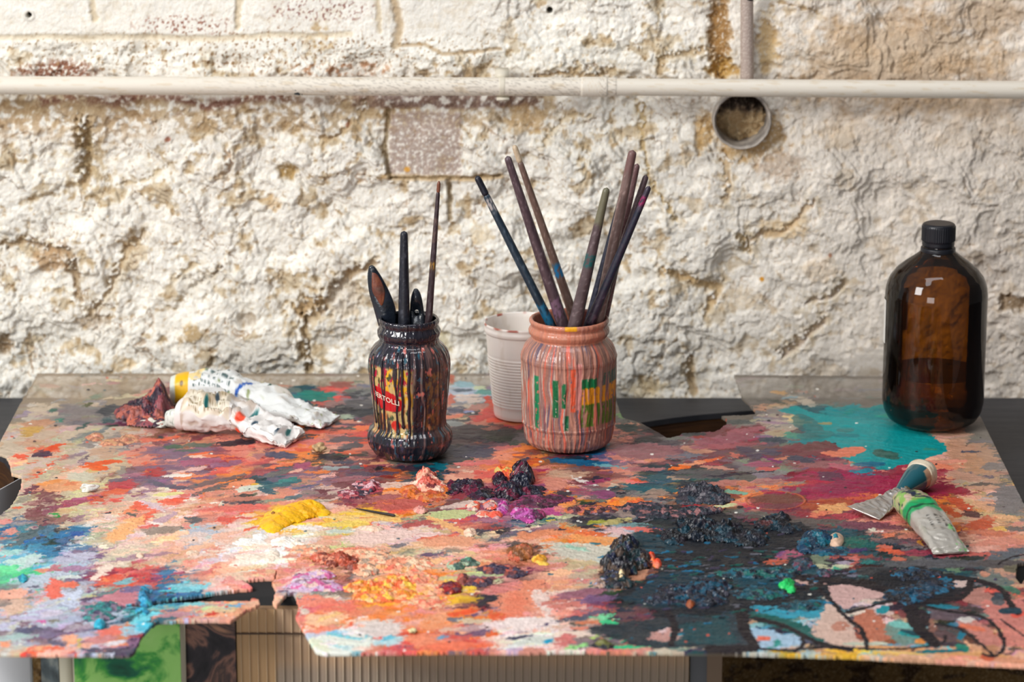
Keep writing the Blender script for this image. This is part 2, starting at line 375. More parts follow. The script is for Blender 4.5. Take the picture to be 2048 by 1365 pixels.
me = rod('pipe_run', pA, pB+Vector((0.01, 0, 0)), [(0, 18.5*s_), (1, 18.5*s_)], pipecol, n=48, rows=500); link('pipe_run', me, M_pipe, pipe)
me = rod('pipe_run', pB-Vector((0.001, 0, 0)), pC, [(0, 17.5*s_), (1, 18.5*s_)], pipecol, n=48, rows=400); link('pipe_run', me, M_pipe, pipe)
me = rod('coupling', PY(1157, 174, YP), PY(1220, 174, YP), [(0, 20.3*s_), (1, 20.3*s_)], pipecol, n=48, rows=40); link('coupling', me, M_pipe, pipe)
M_mark = mat('marker_ink', (24, 40, 48), 0.5)
c0 = PY(597, 183, YP-18.7*s_)
mk = bpy.data.meshes.new('ink_mark')
def arcpt(u, v):      # point on the pipe's front, from a measured spot
    p = PY(u, v, YP); ax = PY(u, 173, YP); dz = p.z-ax.z; dz = max(-18*s_, min(18*s_, dz*1.0))
    return (p.x, ax.y-math.sqrt((19.0*s_)**2-dz*dz), ax.z+dz)
pts = [arcpt(*q) for q in ((589, 187), (591, 176), (602, 186), (600, 189), (604, 189), (602, 177), (606, 188))]
mk.from_pydata(pts, [], [(0, 1, 2), (0, 2, 3), (4, 5, 6)]); link('ink_mark', mk, M_mark, pipe, smooth=False)
# saddle clip
M_clip = mat('clip_plastic', (214, 206, 188), 0.5, bump=0.2, bscale=200)
clip = empty('saddle_clip', PY(1004, 172, YP), 'small cream saddle clip holding the conduit above the brush jars', 'clip')
link('clip_band', rod('clip_band', PY(992, 173, YP), PY(1016, 173, YP), [(0, 19.3*s_), (1, 19.3*s_)], n=40, rows=12), M_clip, clip)
pt = PY(1004, 149, YW-0.02); link('clip_tab', boxm('clip_tab', pt.x-14*s_, pt.x+14*s_, YW-0.030, YW-0.004, pt.z-9*s_, pt.z+9*s_, 0.0008), M_clip, clip)
pt = PY(1006, 192, YW-0.02); link('clip_tab', boxm('clip_tab', pt.x-13*s_, pt.x+13*s_, YW-0.040, YW-0.008, pt.z-3*s_, pt.z+3*s_, 0.0006), M_clip, clip)
# thin vertical pipe
def vcol(T, TH):
    n = fbm(TH*4, T*60, 15, 3); c = np.ones(T.shape+(3,))*np.array([170, 152, 142.])
    m = (sstep(0.05, 0.4, n)*0.6)[..., None]; c = c*(1-m)+np.array([208, 196, 184.])*m
    return lin(c).reshape(-1, 3)
vp = rod('riser_pipe', PY(1494, -60, YW-0.016), PY(1494, 176, YW-0.016), [(0, 12.5*s_), (1, 13.5*s_)], vcol, n=32, rows=200)
vo = link('riser_pipe', vp, mat('grimy_metal', rough=0.55, attr=True, bump=0.5, bscale=400, bdist=0.001)); tag(vo, 'thin grimy grey vertical pipe dropping behind the horizontal conduit', 'pipe')
M_blk = mat('black_plastic', (24, 26, 30), 0.4)
link('dark_band', rod('dark_band', PY(1495, -10, YW-0.016), PY(1495, 6, YW-0.016), [(0, 12.9*s_), (1, 12.9*s_)], n=24, rows=12), M_blk, vo)
# socket ring in the wall
rc = PY(1483, 238, YW)
prof = [(52*s_, -0.045), (58*s_, -0.045), (59.5*s_, 0.010), (58.5*s_, 0.013), (56*s_, 0.013), (53*s_, 0.010), (52*s_, -0.045)]
me = lathe('pipe_socket', prof, 96, 60, radf=lambda TH, Z, R, T: 0.0006*fbm(TH*3, Z*200, 3, 3))
me.transform(Matrix.Rotation(math.pi/2, 4, 'X')); so = link('pipe_socket', me, mat('old_grey_pipe', (128, 122, 118), 0.6, noise=[(196, 186, 174)], nscale=60, bump=0.5, bscale=120), origin=rc)
tag(so, 'old grey round pipe end set in the wall, half filled with mortar', 'pipe end')

# ================================================================== WORK BENCH
ZT = CP.z-3.305*math.tan(PITCH+math.atan((800-682.5)/FPX))      # bench surface, a few cm below the palette
def B(u, v, z=ZT): p = P(u, v, z); return (p.x, p.y)
bx = 1.25
pts = [(-bx, 3.312), (-bx, P(0, 912, ZT).y), B(-60, 908), B(-8, 908), B(8, 916), B(19, 930), B(26, 945), B(60, 900), B(140, 868), B(1150, 868), B(1280, 846), B(1340, 837), B(1400, 830), B(1460, 825),
       B(1512, 821), B(1540, 832), B(1560, 880), B(1680, 960), B(1760, 1090), (bx, P(2048, 1090, ZT).y), (bx, 3.312)]
bench = empty('workbench', (0, 3.2, ZT), 'dark painted wooden workbench with brown sawn edge under the palette', 'workbench')
pts = pts[::-1]
M_bt = mat('bench_paint', (44, 46, 52), 0.55, noise=[(60, 60, 64)], nscale=14, stretch=(1, 6, 1), bump=0.3, bscale=90, bdist=0.001)
M_be = mat('sawn_wood', (84, 50, 18), 0.7, noise=[(60, 34, 12), (96, 60, 22)], nscale=10, stretch=(1.0, 1.0, 14), bump=0.4, bscale=60)
link('bench_top', prism('bench_top', pts, ZT-0.006, ZT), M_bt, bench, smooth=False)
link('bench_core', prism('bench_core', [(x*0.999, y+0.001 if y < 3.3 else y) for x, y in pts], ZT-0.070, ZT-0.0061), M_be, bench, smooth=False)
for x in (-1.1, 1.1):
    link('leg', boxm('leg', x-0.04, x+0.04, 3.17, 3.25, 0.0, ZT-0.070), M_be, bench, smooth=False)
#
M_rail = mat('gap_shade_black', (6, 6, 8), 0.8, bump=0.2, bscale=90)
filler = empty('filler', (0, 2.66, 0), 'added black trestle rail carrying the front of the palette', 'filler')  # added rail; its black stands in for the shaded gap under the palette
link('rail', boxm('rail', -0.62, 0.62, 2.597, 2.79, ZB-0.040, ZB-0.0032, 0.0015), M_rail, filler)
for x in (-0.56, 0.56):
    for y in (2.70, 2.76):
        link('leg', boxm('leg', x-0.02, x+0.02, y-0.02, y+0.02, 0, ZB-0.040), M_rail, filler)

# ================================================================== THE PALETTE BOARD
OUT = [(75, 747), (1220, 747), (1232, 800), (1240, 822), (1246, 836), (1280, 845), (1336, 877), (1358, 872), (1366, 867), (1430, 864), (1452, 851),
       (1453, 840), (1441, 832), (1475, 831), (1508, 829), (1512, 824), (1496, 806), (1485, 797), (1468, 750), (1600, 751), (1938, 755), (2207, 1336),
       (2207, 1342), (2048, 1333), (1700, 1314), (1440, 1307), (1290, 1306), (1190, 1305), (1184, 1303), (1150, 1304), (1105, 1304), (1060, 1306), (900, 1305), (650, 1308), (632, 1304),
       (614, 1275), (590, 1234), (598, 1216), (592, 1196), (586, 1187), (574, 1188), (562, 1202), (552, 1215), (545, 1207), (552, 1184), (546, 1171),
       (543, 1166), (552, 1158), (553, 1139), (549, 1157), (522, 1158), (486, 1162), (500, 1170), (507, 1178), (478, 1180), (420, 1188), (340, 1199), (290, 1206), (262, 1211), (228, 1217),
       (262, 1215), (292, 1214), (340, 1208), (402, 1205), (500, 1203), (503, 1196), (518, 1200), (520, 1208), (512, 1216), (494, 1220), (476, 1234), (462, 1243),
       (420, 1241), (318, 1244), (302, 1252), (282, 1276), (272, 1300), (262, 1311), (0, 1309), (-250, 1311), (-245, 1308), (0, 880)]
HOLES = [[(-400, 880), (0, 908), (12, 913), (20, 928), (23, 948), (44, 954), (42, 976), (30, 1000), (20, 1016), (0, 1031), (-60, 1045), (-400, 1090)],  # left hole widened out of view to let light onto the white sheet
         [(2033, 1140), (2038, 1128), (2060, 1125), (2070, 1150), (2040, 1168), (2032, 1158)]]
def patch(x0, x1, y0, y1, nx, ny):
    gx = np.linspace(x0, x1, nx); gy = np.linspace(y0, y1, ny); GX, GY = np.meshgrid(gx, gy)
    U, V = to_px(GX, GY, np.full_like(GX, ZB)); return GX, GY, U, V
BX0, BX1, BY0, BY1 = -0.500, 0.470, P(0, 1378).y, P(0, 746).y
BNX, BNY = 1660, 900
GX, GY, U, V = patch(BX0, BX1, BY0, BY1, BNX, BNY)
VR = V[:, 0]
# slow fields used by every stroke (U, V: where each point of the board was measured)
E1 = fbm(U/14, V/6, 101, 3); E2 = fbm(U/45, V/16, 102, 3)
ST = [fbm((U+V*k)/70, (V-U*k*0.12)/(3.2), 110+i, 3) for i, k in enumerate((0.0, 1.6, 3.2))]
FILM = np.array([150., 140, 128])
PC = np.ones(U.shape+(3,))*FILM+((1-sstep(300, 1300, U))[..., None])*np.array([26., 16, 4])
PC += (fbm(U/120, V/25, 120, 4)*16)[..., None]+(fbm(U/10, V/5, 121, 3)*9)[..., None]
PA = 0.66+0.16*fbm(U/80, V/20, 122, 4)
PH = np.zeros(U.shape)
rng = random.Random(11)
PAL = dict(zip('.kKtTbclsSpwoOrRmMugGeynNxDaf', [
    (150, 140, 128), (18, 20, 28), (36, 42, 52), (10, 70, 84), (0, 138, 142), (24, 104, 150), (96, 192, 210), (180, 190, 206), (224, 138, 116), (238, 176, 148),
    (238, 206, 192), (246, 238, 230), (240, 130, 56), (232, 84, 48), (220, 86, 76), (152, 44, 62), (152, 60, 102), (118, 60, 66), (122, 92, 116), (196, 178, 156),
    (126, 118, 118), (206, 200, 146), (246, 190, 44), (26, 124, 84), (84, 206, 142), (132, 78, 54), (88, 72, 74), (196, 152, 124), (160, 26, 72)]))
def bbox(u0, u1, v0, v1):
    r = np.nonzero((VR >= v0) & (VR <= v1))[0]
    if len(r) < 2: return None
    a, b = r[0], r[-1]+1; lo = min(U[a, 0], U[b-1, 0]); 
    c = np.nonzero(((U[a] >= u0) | (U[b-1] >= u0)) & ((U[a] <= u1) | (U[b-1] <= u1)))[0]
    if len(c) < 2: return None
    return slice(a, b), slice(c[0], c[-1]+1)
def put(sl, m, col, h, var, k):
    st = ST[k][sl]; mm = m[..., None]
    colr = np.array(col, float)+(st*var)[..., None]+(E1[sl]*var*0.25)[..., None]
    PC[sl] = PC[sl]*(1-mm)+colr*mm; PA[sl] = PA[sl]*(1-m)+m
    PH[sl] = PH[sl]*(1-0.5*m)+h*m*(0.7+0.9*st)
def dab(u, v, L, T, ang=0, col=(0, 0, 0), a=1.0, rag=0.35, h=0.25, var=16, dry=0.0):
    if isinstance(col, str): col = PAL[col]
    A = math.radians(ang); c, s = math.cos(A), math.sin(A); hu = abs(c)*L/2+abs(s)*T+4; hv = abs(s)*L/2+T/2+4
    sl = bbox(u-hu*1.3, u+hu*1.3, v-hv*1.3, v+hv*1.3)
    if sl is None: return
    du = U[sl]-u; dv = V[sl]-v; x = (du*c-dv*s)/(L/2); y = (du*s+dv*c)/(T/2)
    k = 0 if ang < 6 else (1 if ang < 18 else 2)
    d = 1-(np.abs(x)**2.6+np.abs(y)**2.2)+rag*(E1[sl]*0.9+E2[sl]*0.5)+rag*0.5*ST[k][sl]*np.abs(x)
    m = sstep(0, 0.22, d)*a
    if dry: m = m*sstep(-0.35+dry, 0.15+dry, ST[k][sl]+0.6-np.abs(x)*dry)
    put(sl, m, col, h, var, k)
def blot(pts, col, a=1.0, rag=5, h=0.25, var=12, k=0):
    if isinstance(col, str): col = PAL[col]
    us = [p[0] for p in pts]; vs = [p[1] for p in pts]
    sl = bbox(min(us)-rag*2, max(us)+rag*2, min(vs)-rag, max(vs)+rag)
    if sl is None: return
    m = inside(U[sl]+rag*1.6*E1[sl], V[sl]+rag*0.6*E2[sl]+rag*0.4*ST[0][sl], pts).astype(float)*a
    put(sl, m, col, h, var, k)
def line(pts, w, col, a=1.0, h=0.5, rag=1.0, ky=1.6, taper=False):
    if isinstance(col, str): col = PAL[col]
    pts = smooth_pts(pts, 5); us = [p[0] for p in pts]; vs = [p[1] for p in pts]
    sl = bbox(min(us)-w*2, max(us)+w*2, min(vs)-w*2, max(vs)+w*2)
    if sl is None: return
    d, t = seg_dist(U[sl], V[sl], pts, ky); ww = w*(1+0.25*E2[sl])*((1-0.7*t) if taper else 1)
    put(sl, sstep(ww/2+1.5, ww/2-1, d+rag*E1[sl])*a, col, h, 6, 0)

GRID = '''
.. .. .. .g .a .. .. .. .. .. .. .. .g .G .. .g .p .. .. .. .. .. .. .. .. .. .. .. .. .. .. ..
.. .G .G .g .a Mg g. g. .. tT rG GK .K .. lG Gl lG .. .. .. .. .. .. .. .a .. .. .. .. .. .. ..
.. gG GG GK gG GM .G .. .G sK KG KM .. .K gK sr rs .. .. .. .. .. .. .G gG Tt TT TT .. .. .. ..
ga ag gG gG aM Ms sM sK sK oK sK rO .. .K MD DK DG GM Mu sM kD GM MR MR GM TM TT TT TT Sa .. ..
gS gO gu ga sO us uR rs sR oK KS sM .K KD KD so oM xD bK us Ms MG MR GD MG RM sT TT SR Sa aG ..
gS ge Se gM uM us uo oK tu us Mu Mr Mo tK sS rs Rs sa MR sa tK Kt DG Ga GM fR ff Rf Rs SR ag .a
ge Mg eg rg pg pr sp sK sp sG pM MR oS RM uM uR mu oS GK KG GK oD xo so ff fR fR oR oM xo Sa GG
gG Mg ge pS sr Sp sp rp yy yS Sy yr sr eG rm mu tu eG KD KG kK kK DK DR MD MR Ms sS sM oS Sa aG
bs Kb bp gp pS Sp lp pS pw wp eS pS pS pS sg KS sS oS oS lp Kt Kk kk kk kD KM tD KD DM MR SM Ss
cl lb lu pg gp Sp ps wp ww sS xS Sp Sg SG Ss sS xs Sg gS lg Mk kK Kk kK Kk kD Dr tM GK KG KG Gs
Nl lN ul Rs rR bs ps Sp sS pS xs GS Ss oS es MS MS sS ag kx xk tK Kt kK Kt tK KK kK Kk Kt tG aG
GS lr lg uc tu cb cS sS SS ul Gp oy oO Ss yM Ku us ps uR Kk tk tk kK Kk Kk tK kp pD Kk kM Mk Mr
lg ll lu lt tc sc gS sS sS rs os so oS so Su oO sS ps sp KM KM KG Kt kt tK cg Kt pa ax kc DM DG
lu uK ul so uR lu gr sS ww wc lw wc rs su rs pw wp pw GK sK Kt Kt Kk cl lK lK pD xp ct Ds xk Sk
gS SO lS KK uK uK SS SS ww ww wc sr ro ro ru sp pl sp sG ss gc gc gK gK gy ya ya yS Sa sS SS SS'''.strip().split('\n')
GR = [r.split() for r in GRID]
def cell(u, v, r=None):
    i = min(max(int((v-740)//40), 0), len(GR)-1); j = min(max(int(u//64), 0), 31); return GR[i][j]
def base_angle(u, v):
    f = min(max(u/1300.0, 0), 1); return 24*(1-f)-2*f if v > 860 else 6*(1-f)
# underpainting, then thousands of knife marks
for i, row in enumerate(GR):
    for j, cc in enumerate(row):
        if cc[0] != '.':
            dab(j*64+32, 740+i*40+20, 100, 62, 0, cc[0], a=0.92, rag=0.5, var=10, h=0.1)
            dab(j*64+32+rng.uniform(-25, 25), 740+i*40+rng.uniform(0, 40), 70, 26, 0, cc[1], a=0.75, rag=0.5, var=10, h=0.1)
for n in range(5600):
    big_ = n < 1500; v = 748+(rng.random()**0.85)*590; u = rng.uniform(-10, 2070)
    cc = cell(u+rng.gauss(0, 18), v+rng.gauss(0, 10)); ch = cc[0] if rng.random() < 0.6 else cc[1]
    z = 0.55+0.45*(v-740)/500.0
    if ch == '.':
        if rng.random() < 0.3: dab(u, v, rng.uniform(10, 60), rng.uniform(3, 9), rng.uniform(-5, 8), [rng.choice((170, 120, 140, 150))+rng.uniform(-12, 12) for _ in range(3)], a=0.22, var=6, h=0.03)
        continue
    c = np.array(PAL[ch], float)+np.array([rng.gauss(0, 11) for _ in range(3)])+rng.gauss(0, 9)
    if big_: L = rng.uniform(45, 150)*z; T = rng.uniform(8, 24)*z
    else: L = rng.uniform(12, 70)*z; T = rng.uniform(3, 10)*z
    dab(u, v, L, T, base_angle(u, v)+rng.gauss(0, 9), c, a=rng.uniform(0.6, 1.0), rag=rng.uniform(0.6, 1.3), h=rng.uniform(0.1, 0.5), var=rng.uniform(8, 24), dry=rng.choice((0, 0, 0.25, 0.5)))

# the knife drags neighbouring colours into each other
def resamp(A, iy, ix): return A[np.clip(iy, 0, BNY-1), np.clip(ix, 0, BNX-1)]
iy0, ix0 = np.mgrid[0:BNY, 0:BNX]
w1 = fbm(U/9, V/4, 140, 3); w2 = fbm(U/26, V/9, 141, 3)
def smear(dx, dy, L, amt):
    global PC, PA, PH
    ix1 = (ix0+dx*(7*w1+5*ST[1]+9*w2)).astype(int); iy1 = (iy0+dy*(3.2*w1+2.2*ST[1]-3*w2)).astype(int)
    PC = resamp(PC, iy1, ix1); PA = resamp(PA, iy1, ix1); PH = resamp(PH, iy1, ix1)
    if not L: return
    sm_ = np.zeros_like(PC); tot_ = 0
    for k_ in range(-L, L+1):
        w_ = 1-abs(k_)/(L+2.0); sm_ += resamp(PC, iy0+int(round(k_*0.35)), ix0+k_*2)*w_; tot_ += w_
    sm_ /= tot_; mk_ = (amt*sstep(-0.05, 0.5, fbm(U/38, V/12, 142, 3)+0.5*ST[1]))[..., None]
    PC = PC*(1-mk_)+sm_*mk_
smear(0.8, 0.8, 8, 0.65)

# ---- marks that can be told apart, as measured (centre, length, thickness, tilt, colour)
for a in (
  # left rear margin
  (105, 823, 22, 9, 4, (46, 90, 76)), (118, 842, 16, 9, 15, (50, 116, 100)), (163, 855, 40, 6, 28, (48, 78, 74)), (214, 842, 26, 16, 5, (44, 74, 80)), (222, 853, 22, 5, 5, (30, 56, 50)),
  (176, 811, 20, 8, 14, (74, 78, 46)), (60, 862, 50, 22, 14, (190, 146, 66)), (75, 848, 70, 14, 6, (186, 134, 104)), (222, 767, 26, 5, 0, (178, 130, 128)), (95, 773, 36, 8, 0, (186, 158, 140)),
  (82, 910, 36, 18, 6, (58, 30, 58)), (108, 896, 42, 9, 18, (226, 74, 24)), (40, 916, 30, 11, -12, (228, 84, 52)), (205, 927, 78, 9, 6, (226, 84, 32)), (190, 937, 60, 10, -4, (232, 92, 34)), (130, 916, 22, 9, 8, (206, 112, 92)),
  (225, 886, 55, 14, 12, (206, 134, 106)), (300, 882, 60, 9, 4, (214, 108, 86)), (340, 878, 50, 8, 10, (228, 102, 62)), (322, 877, 18, 7, 0, (36, 52, 58)), (345, 895, 48, 9, 4, (66, 92, 72)),
  (120, 973, 96, 26, 2, (226, 158, 112)), (95, 968, 50, 10, 12, (232, 148, 82)), (140, 969, 36, 8, 6, (222, 132, 88)), (160, 955, 60, 20, 0, (206, 200, 178)),
  (238, 972, 60, 22, 8, (184, 62, 70)), (232, 985, 46, 11, 4, (216, 96, 62)), (155, 1004, 88, 14, 14, (158, 66, 92)), (100, 1022, 36, 13, 28, (136, 72, 92)), (170, 997, 50, 7, 12, (178, 92, 128)), (185, 998, 22, 7, -6, (206, 82, 48)),
  (120, 1040, 40, 12, 20, (150, 104, 96)), (110, 1033, 14, 8, 0, (12, 140, 52)), (158, 1038, 22, 12, 40, (152, 116, 128)), (235, 962, 34, 9, 4, (108, 92, 104)), (242, 945, 18, 26, 0, (150, 140, 128)), (265, 952, 60, 10, 8, (166, 108, 124)),
  (310, 946, 40, 18, 8, (176, 56, 58)), (352, 953, 60, 7, 2, (244, 232, 220)), (310, 968, 46, 9, -14, (98, 96, 110)), (350, 976, 80, 8, -6, (92, 82, 100)), (335, 990, 70, 8, 4, (232, 220, 148)),
  (35, 1018, 24, 5, -3, (222, 98, 62)), (45, 1001, 40, 8, 26, (150, 142, 126)), (10, 1045, 30, 12, 0, (222, 140, 132)), (20, 1065, 40, 14, 10, (222, 142, 128)),
  (72, 1065, 100, 14, 20, (72, 92, 98)), (50, 1080, 90, 9, 24, (84, 104, 110)), (95, 1062, 40, 16, 30, (72, 112, 136)), (98, 1073, 30, 10, 28, (52, 122, 150)),
  (216, 1029, 12, 4, 0, (46, 52, 62)), (244, 1024, 9, 3, 0, (86, 86, 76)), (263, 1031, 22, 8, 0, (84, 88, 82)), (386, 1042, 44, 15, 0, (78, 86, 92)), (268, 1023, 8, 3, 0, (120, 116, 96)),
  (285, 1013, 44, 18, 0, (236, 104, 78)), (300, 1030, 60, 12, 35, (238, 104, 78)), (310, 1015, 60, 14, -20, (222, 196, 204)), (330, 1038, 50, 14, 24, (196, 160, 172)), (250, 1060, 90, 30, 30, (246, 178, 118)), (325, 1062, 76, 18, 6, (150, 132, 120)),
  (340, 1005, 40, 12, 0, (240, 110, 84)), (310, 1049, 30, 4, -6, (250, 236, 226)), (210, 1096, 18, 6, -3, (252, 242, 214)), (385, 1000, 30, 8, 0, (246, 234, 210)),
  (80, 1101, 60, 12, 12, (56, 132, 166)), (100, 1108, 46, 18, 4, (44, 118, 158)), (113, 1101, 20, 9, 6, (42, 66, 92)), (130, 1083, 36, 12, 10, (62, 96, 138)), (68, 1096, 30, 9, 20, (64, 140, 170)), (165, 1098, 46, 8, 8, (86, 122, 158)),
  (45, 1122, 80, 16, 14, (190, 218, 208)), (20, 1108, 50, 10, 8, (160, 206, 198)), (15, 1141, 44, 18, 0, (106, 222, 152)), (44, 1134, 18, 9, 0, (110, 208, 164)), (58, 1128, 60, 14, 30, (196, 214, 212)),
  (150, 1117, 90, 20, 8, (188, 186, 206)), (145, 1140, 70, 12, 4, (168, 126, 158)), (105, 1140, 30, 14, 20, (192, 110, 122)), (85, 1143, 26, 10, 0, (222, 140, 116)), (260, 1118, 90, 9, 10, (164, 130, 144)), (320, 1110, 60, 7, 8, (172, 130, 140)),
  (145, 1156, 46, 8, 0, (214, 222, 218)), (205, 1145, 50, 18, 35, (244, 222, 204)), (245, 1143, 40, 13, 6, (206, 76, 78)), (290, 1146, 50, 7, -2, (200, 92, 92)), (215, 1163, 50, 20, 18, (224, 82, 60)), (209, 1162, 16, 8, 10, (238, 140, 84)),
  (335, 1148, 34, 9, 4, (62, 118, 160)), (330, 1156, 16, 6, 10, (38, 98, 150)), (248, 1166, 40, 12, 10, (120, 178, 186)), (285, 1185, 34, 24, 30, (70, 162, 200)), (380, 1175, 76, 22, 4, (130, 202, 214)), (360, 1183, 50, 8, 6, (110, 186, 200)),
  (80, 1165, 110, 24, 20, (186, 194, 208)), (108, 1180, 44, 40, 50, (234, 104, 84)), (135, 1172, 40, 12, 0, (232, 110, 82)), (138, 1203, 26, 44, 50, (194, 202, 222)), (150, 1192, 22, 20, 0, (204, 212, 230)),
  (65, 1176, 12, 6, 10, (104, 104, 124)), (70, 1176, 8, 5, 0, (100, 98, 118)), (56, 1187, 14, 8, 0, (118, 118, 134)), (5, 1188, 36, 9, 0, (112, 88, 88)), (22, 1190, 70, 22, 8, (236, 170, 146)), (30, 1215, 50, 24, 20, (214, 178, 156)),
  (235, 1200, 90, 30, 6, (196, 122, 132)), (205, 1190, 50, 8, 20, (104, 78, 112)), (175, 1202, 26, 8, 14, (72, 56, 88)), (265, 1180, 40, 14, 10, (112, 100, 138)), (220, 1186, 56, 6, 16, (96, 128, 126)),
  (80, 1245, 16, 8, 4, (216, 92, 160)), (104, 1245, 22, 9, 0, (116, 112, 92)), (25, 1244, 8, 4, 0, (58, 56, 66)), (50, 1263, 46, 12, 4, (84, 84, 112)), (95, 1272, 40, 18, 0, (116, 102, 132)), (110, 1265, 46, 8, -24, (112, 92, 118)), (100, 1230, 50, 14, 8, (200, 190, 206)),
  (140, 1282, 30, 24, 20, (246, 168, 128)), (218, 1270, 54, 26, 20, (224, 112, 98)), (205, 1282, 60, 16, 5, (196, 128, 128)), (285, 1240, 60, 14, 20, (110, 208, 222)), (265, 1262, 56, 22, 12, (150, 200, 218)), (288, 1255, 30, 22, 30, (74, 190, 216)), (150, 1241, 30, 14, 0, (168, 178, 200)),
  (115, 1290, 44, 8, -8, (88, 84, 108)), (10, 1291, 26, 14, 0, (242, 146, 106)), (50, 1290, 70, 6, 0, (160, 158, 176)), (100, 1299, 44, 8, -3, (234, 112, 82)), (215, 1304, 100, 9, -4, (84, 74, 92)), (175, 1303, 30, 7, -10, (70, 72, 98)), (160, 1290, 10, 22, 0, (196, 176, 90)), (225, 1290, 50, 8, 14, (216, 210, 216)), (245, 1285, 20, 6, 0, (206, 206, 216)),
  (390, 1210, 60, 8, 2, (130, 204, 210)), (415, 1219, 36, 8, 6, (190, 220, 160)), (424, 1229, 36, 11, 0, (200, 44, 32)), (440, 1222, 70, 12, 4, (226, 196, 150)), (350, 1232, 70, 10, 4, (180, 130, 140)),
  # middle left
  (510, 870, 40, 9, 6, (60, 56, 54)), (470, 888, 90, 10, 4, (56, 44, 52)), (400, 892, 80, 9, 2, (90, 102, 88)), (370, 902, 50, 6, 0, (78, 100, 84)), (560, 912, 70, 14, -4, (72, 74, 98)), (516, 914, 24, 11, 12, (176, 112, 112)), (620, 886, 70, 12, 3, (214, 110, 104)), (605, 901, 44, 8, 3, (222, 92, 66)), (400, 908, 60, 5, 8, (232, 96, 44)), (415, 914, 70, 6, 4, (232, 110, 66)), (400, 916, 36, 5, 0, (242, 200, 180)),
  (400, 925, 90, 16, 4, (164, 84, 112)), (450, 930, 70, 10, 8, (146, 88, 116)), (380, 942, 80, 7, 10, (232, 184, 176)), (435, 948, 50, 8, 2, (216, 84, 76)), (560, 932, 70, 9, 9, (234, 112, 66)), (590, 925, 36, 6, 6, (240, 150, 98)), (602, 935, 44, 16, 6, (164, 72, 106)), (592, 943, 30, 8, 10, (240, 178, 158)), (555, 948, 60, 10, 14, (102, 100, 96)),
  (560, 970, 80, 14, 10, (44, 96, 104)), (575, 962, 50, 10, 10, (56, 130, 126)), (535, 984, 40, 12, -10, (46, 86, 100)), (505, 970, 26, 7, -4, (248, 186, 36)), (495, 980, 60, 10, 12, (214, 220, 202)), (480, 968, 60, 12, 8, (234, 140, 96)), (430, 964, 130, 9, 14, (118, 92, 92)), (420, 980, 80, 8, 18, (96, 84, 84)), (610, 975, 80, 6, 10, (92, 92, 120)),
  (470, 1018, 140, 14, 3, (226, 108, 96)), (420, 1012, 60, 6, 2, (230, 140, 116)), (480, 1000, 90, 10, 3, (190, 118, 98)), (580, 998, 50, 8, 8, (90, 110, 118)), (545, 1003, 60, 6, 6, (142, 146, 124)), (640, 1012, 80, 14, -3, (230, 190, 178)), (358, 1003, 36, 10, 0, (234, 92, 66)), (372, 1004, 8, 4, 0, (250, 244, 230)), (420, 1008, 14, 5, 0, (250, 240, 224)),
  (700, 880, 110, 12, 2, (96, 84, 90)), (690, 865, 60, 8, 8, (226, 110, 84)), (725, 858, 50, 10, 6, (238, 120, 74)), (640, 865, 90, 8, 4, (214, 100, 80)), (700, 893, 50, 12, 2, (92, 86, 90)), (700, 906, 70, 8, 4, (222, 102, 70)), (690, 926, 60, 7, 2, (70, 68, 84)), (712, 937, 36, 8, 0, (76, 92, 98)), (665, 938, 50, 8, 4, (150, 160, 160)), (728, 934, 9, 6, 0, (226, 62, 34)), (760, 938, 24, 9, 3, (40, 34, 40)), (780, 945, 46, 16, -6, (160, 76, 42)), (880, 934, 36, 13, 0, (0, 98, 114)), (740, 950, 120, 9, 2, (88, 70, 88)), (700, 960, 80, 12, 3, (156, 100, 108)),
  (680, 770, 60, 14, 2, (150, 84, 76)), (632, 793, 80, 22, -2, (0, 124, 112)), (590, 782, 30, 8, 0, (90, 108, 106)), (720, 810, 60, 20, 0, (84, 82, 86)), (660, 775, 22, 5, 0, (170, 60, 60)), (690, 835, 40, 9, 4, (170, 184, 160)), (560, 775, 50, 10, -3, (186, 130, 110)), (715, 765, 26, 5, 0, (110, 118, 100)), (700, 845, 50, 9, 0, (214, 140, 118)),
  # behind and between the jars; dark greys partly hold the black jar's shadow
  (927, 770, 40, 13, -3, (140, 176, 186)), (925, 782, 50, 7, 0, (84, 98, 112)), (958, 778, 28, 9, -4, (186, 196, 160)), (968, 786, 36, 10, 0, (96, 148, 140)), (935, 798, 60, 18, -4, (210, 190, 178)), (912, 821, 44, 13, 4, (86, 86, 102)), (960, 815, 60, 12, 10, (176, 126, 116)), (972, 832, 60, 22, 14, (206, 78, 74)), (980, 808, 20, 26, 30, (206, 82, 64)), (985, 842, 26, 10, 0, (236, 88, 66)), (905, 835, 50, 8, 6, (212, 128, 104)), (940, 865, 120, 30, 0, (84, 76, 78)), (900, 850, 40, 12, 0, (146, 150, 148)), (1000, 872, 70, 26, 0, (70, 68, 64)), (985, 858, 40, 8, 0, (170, 108, 96)), (970, 892, 100, 10, 2, (106, 74, 82)), (1000, 898, 90, 8, 6, (196, 106, 102)), (900, 760, 14, 22, 0, (180, 96, 74)), (1000, 878, 50, 14, 0, (62, 66, 56)), (902, 800, 10, 30, 0, (196, 100, 80)),
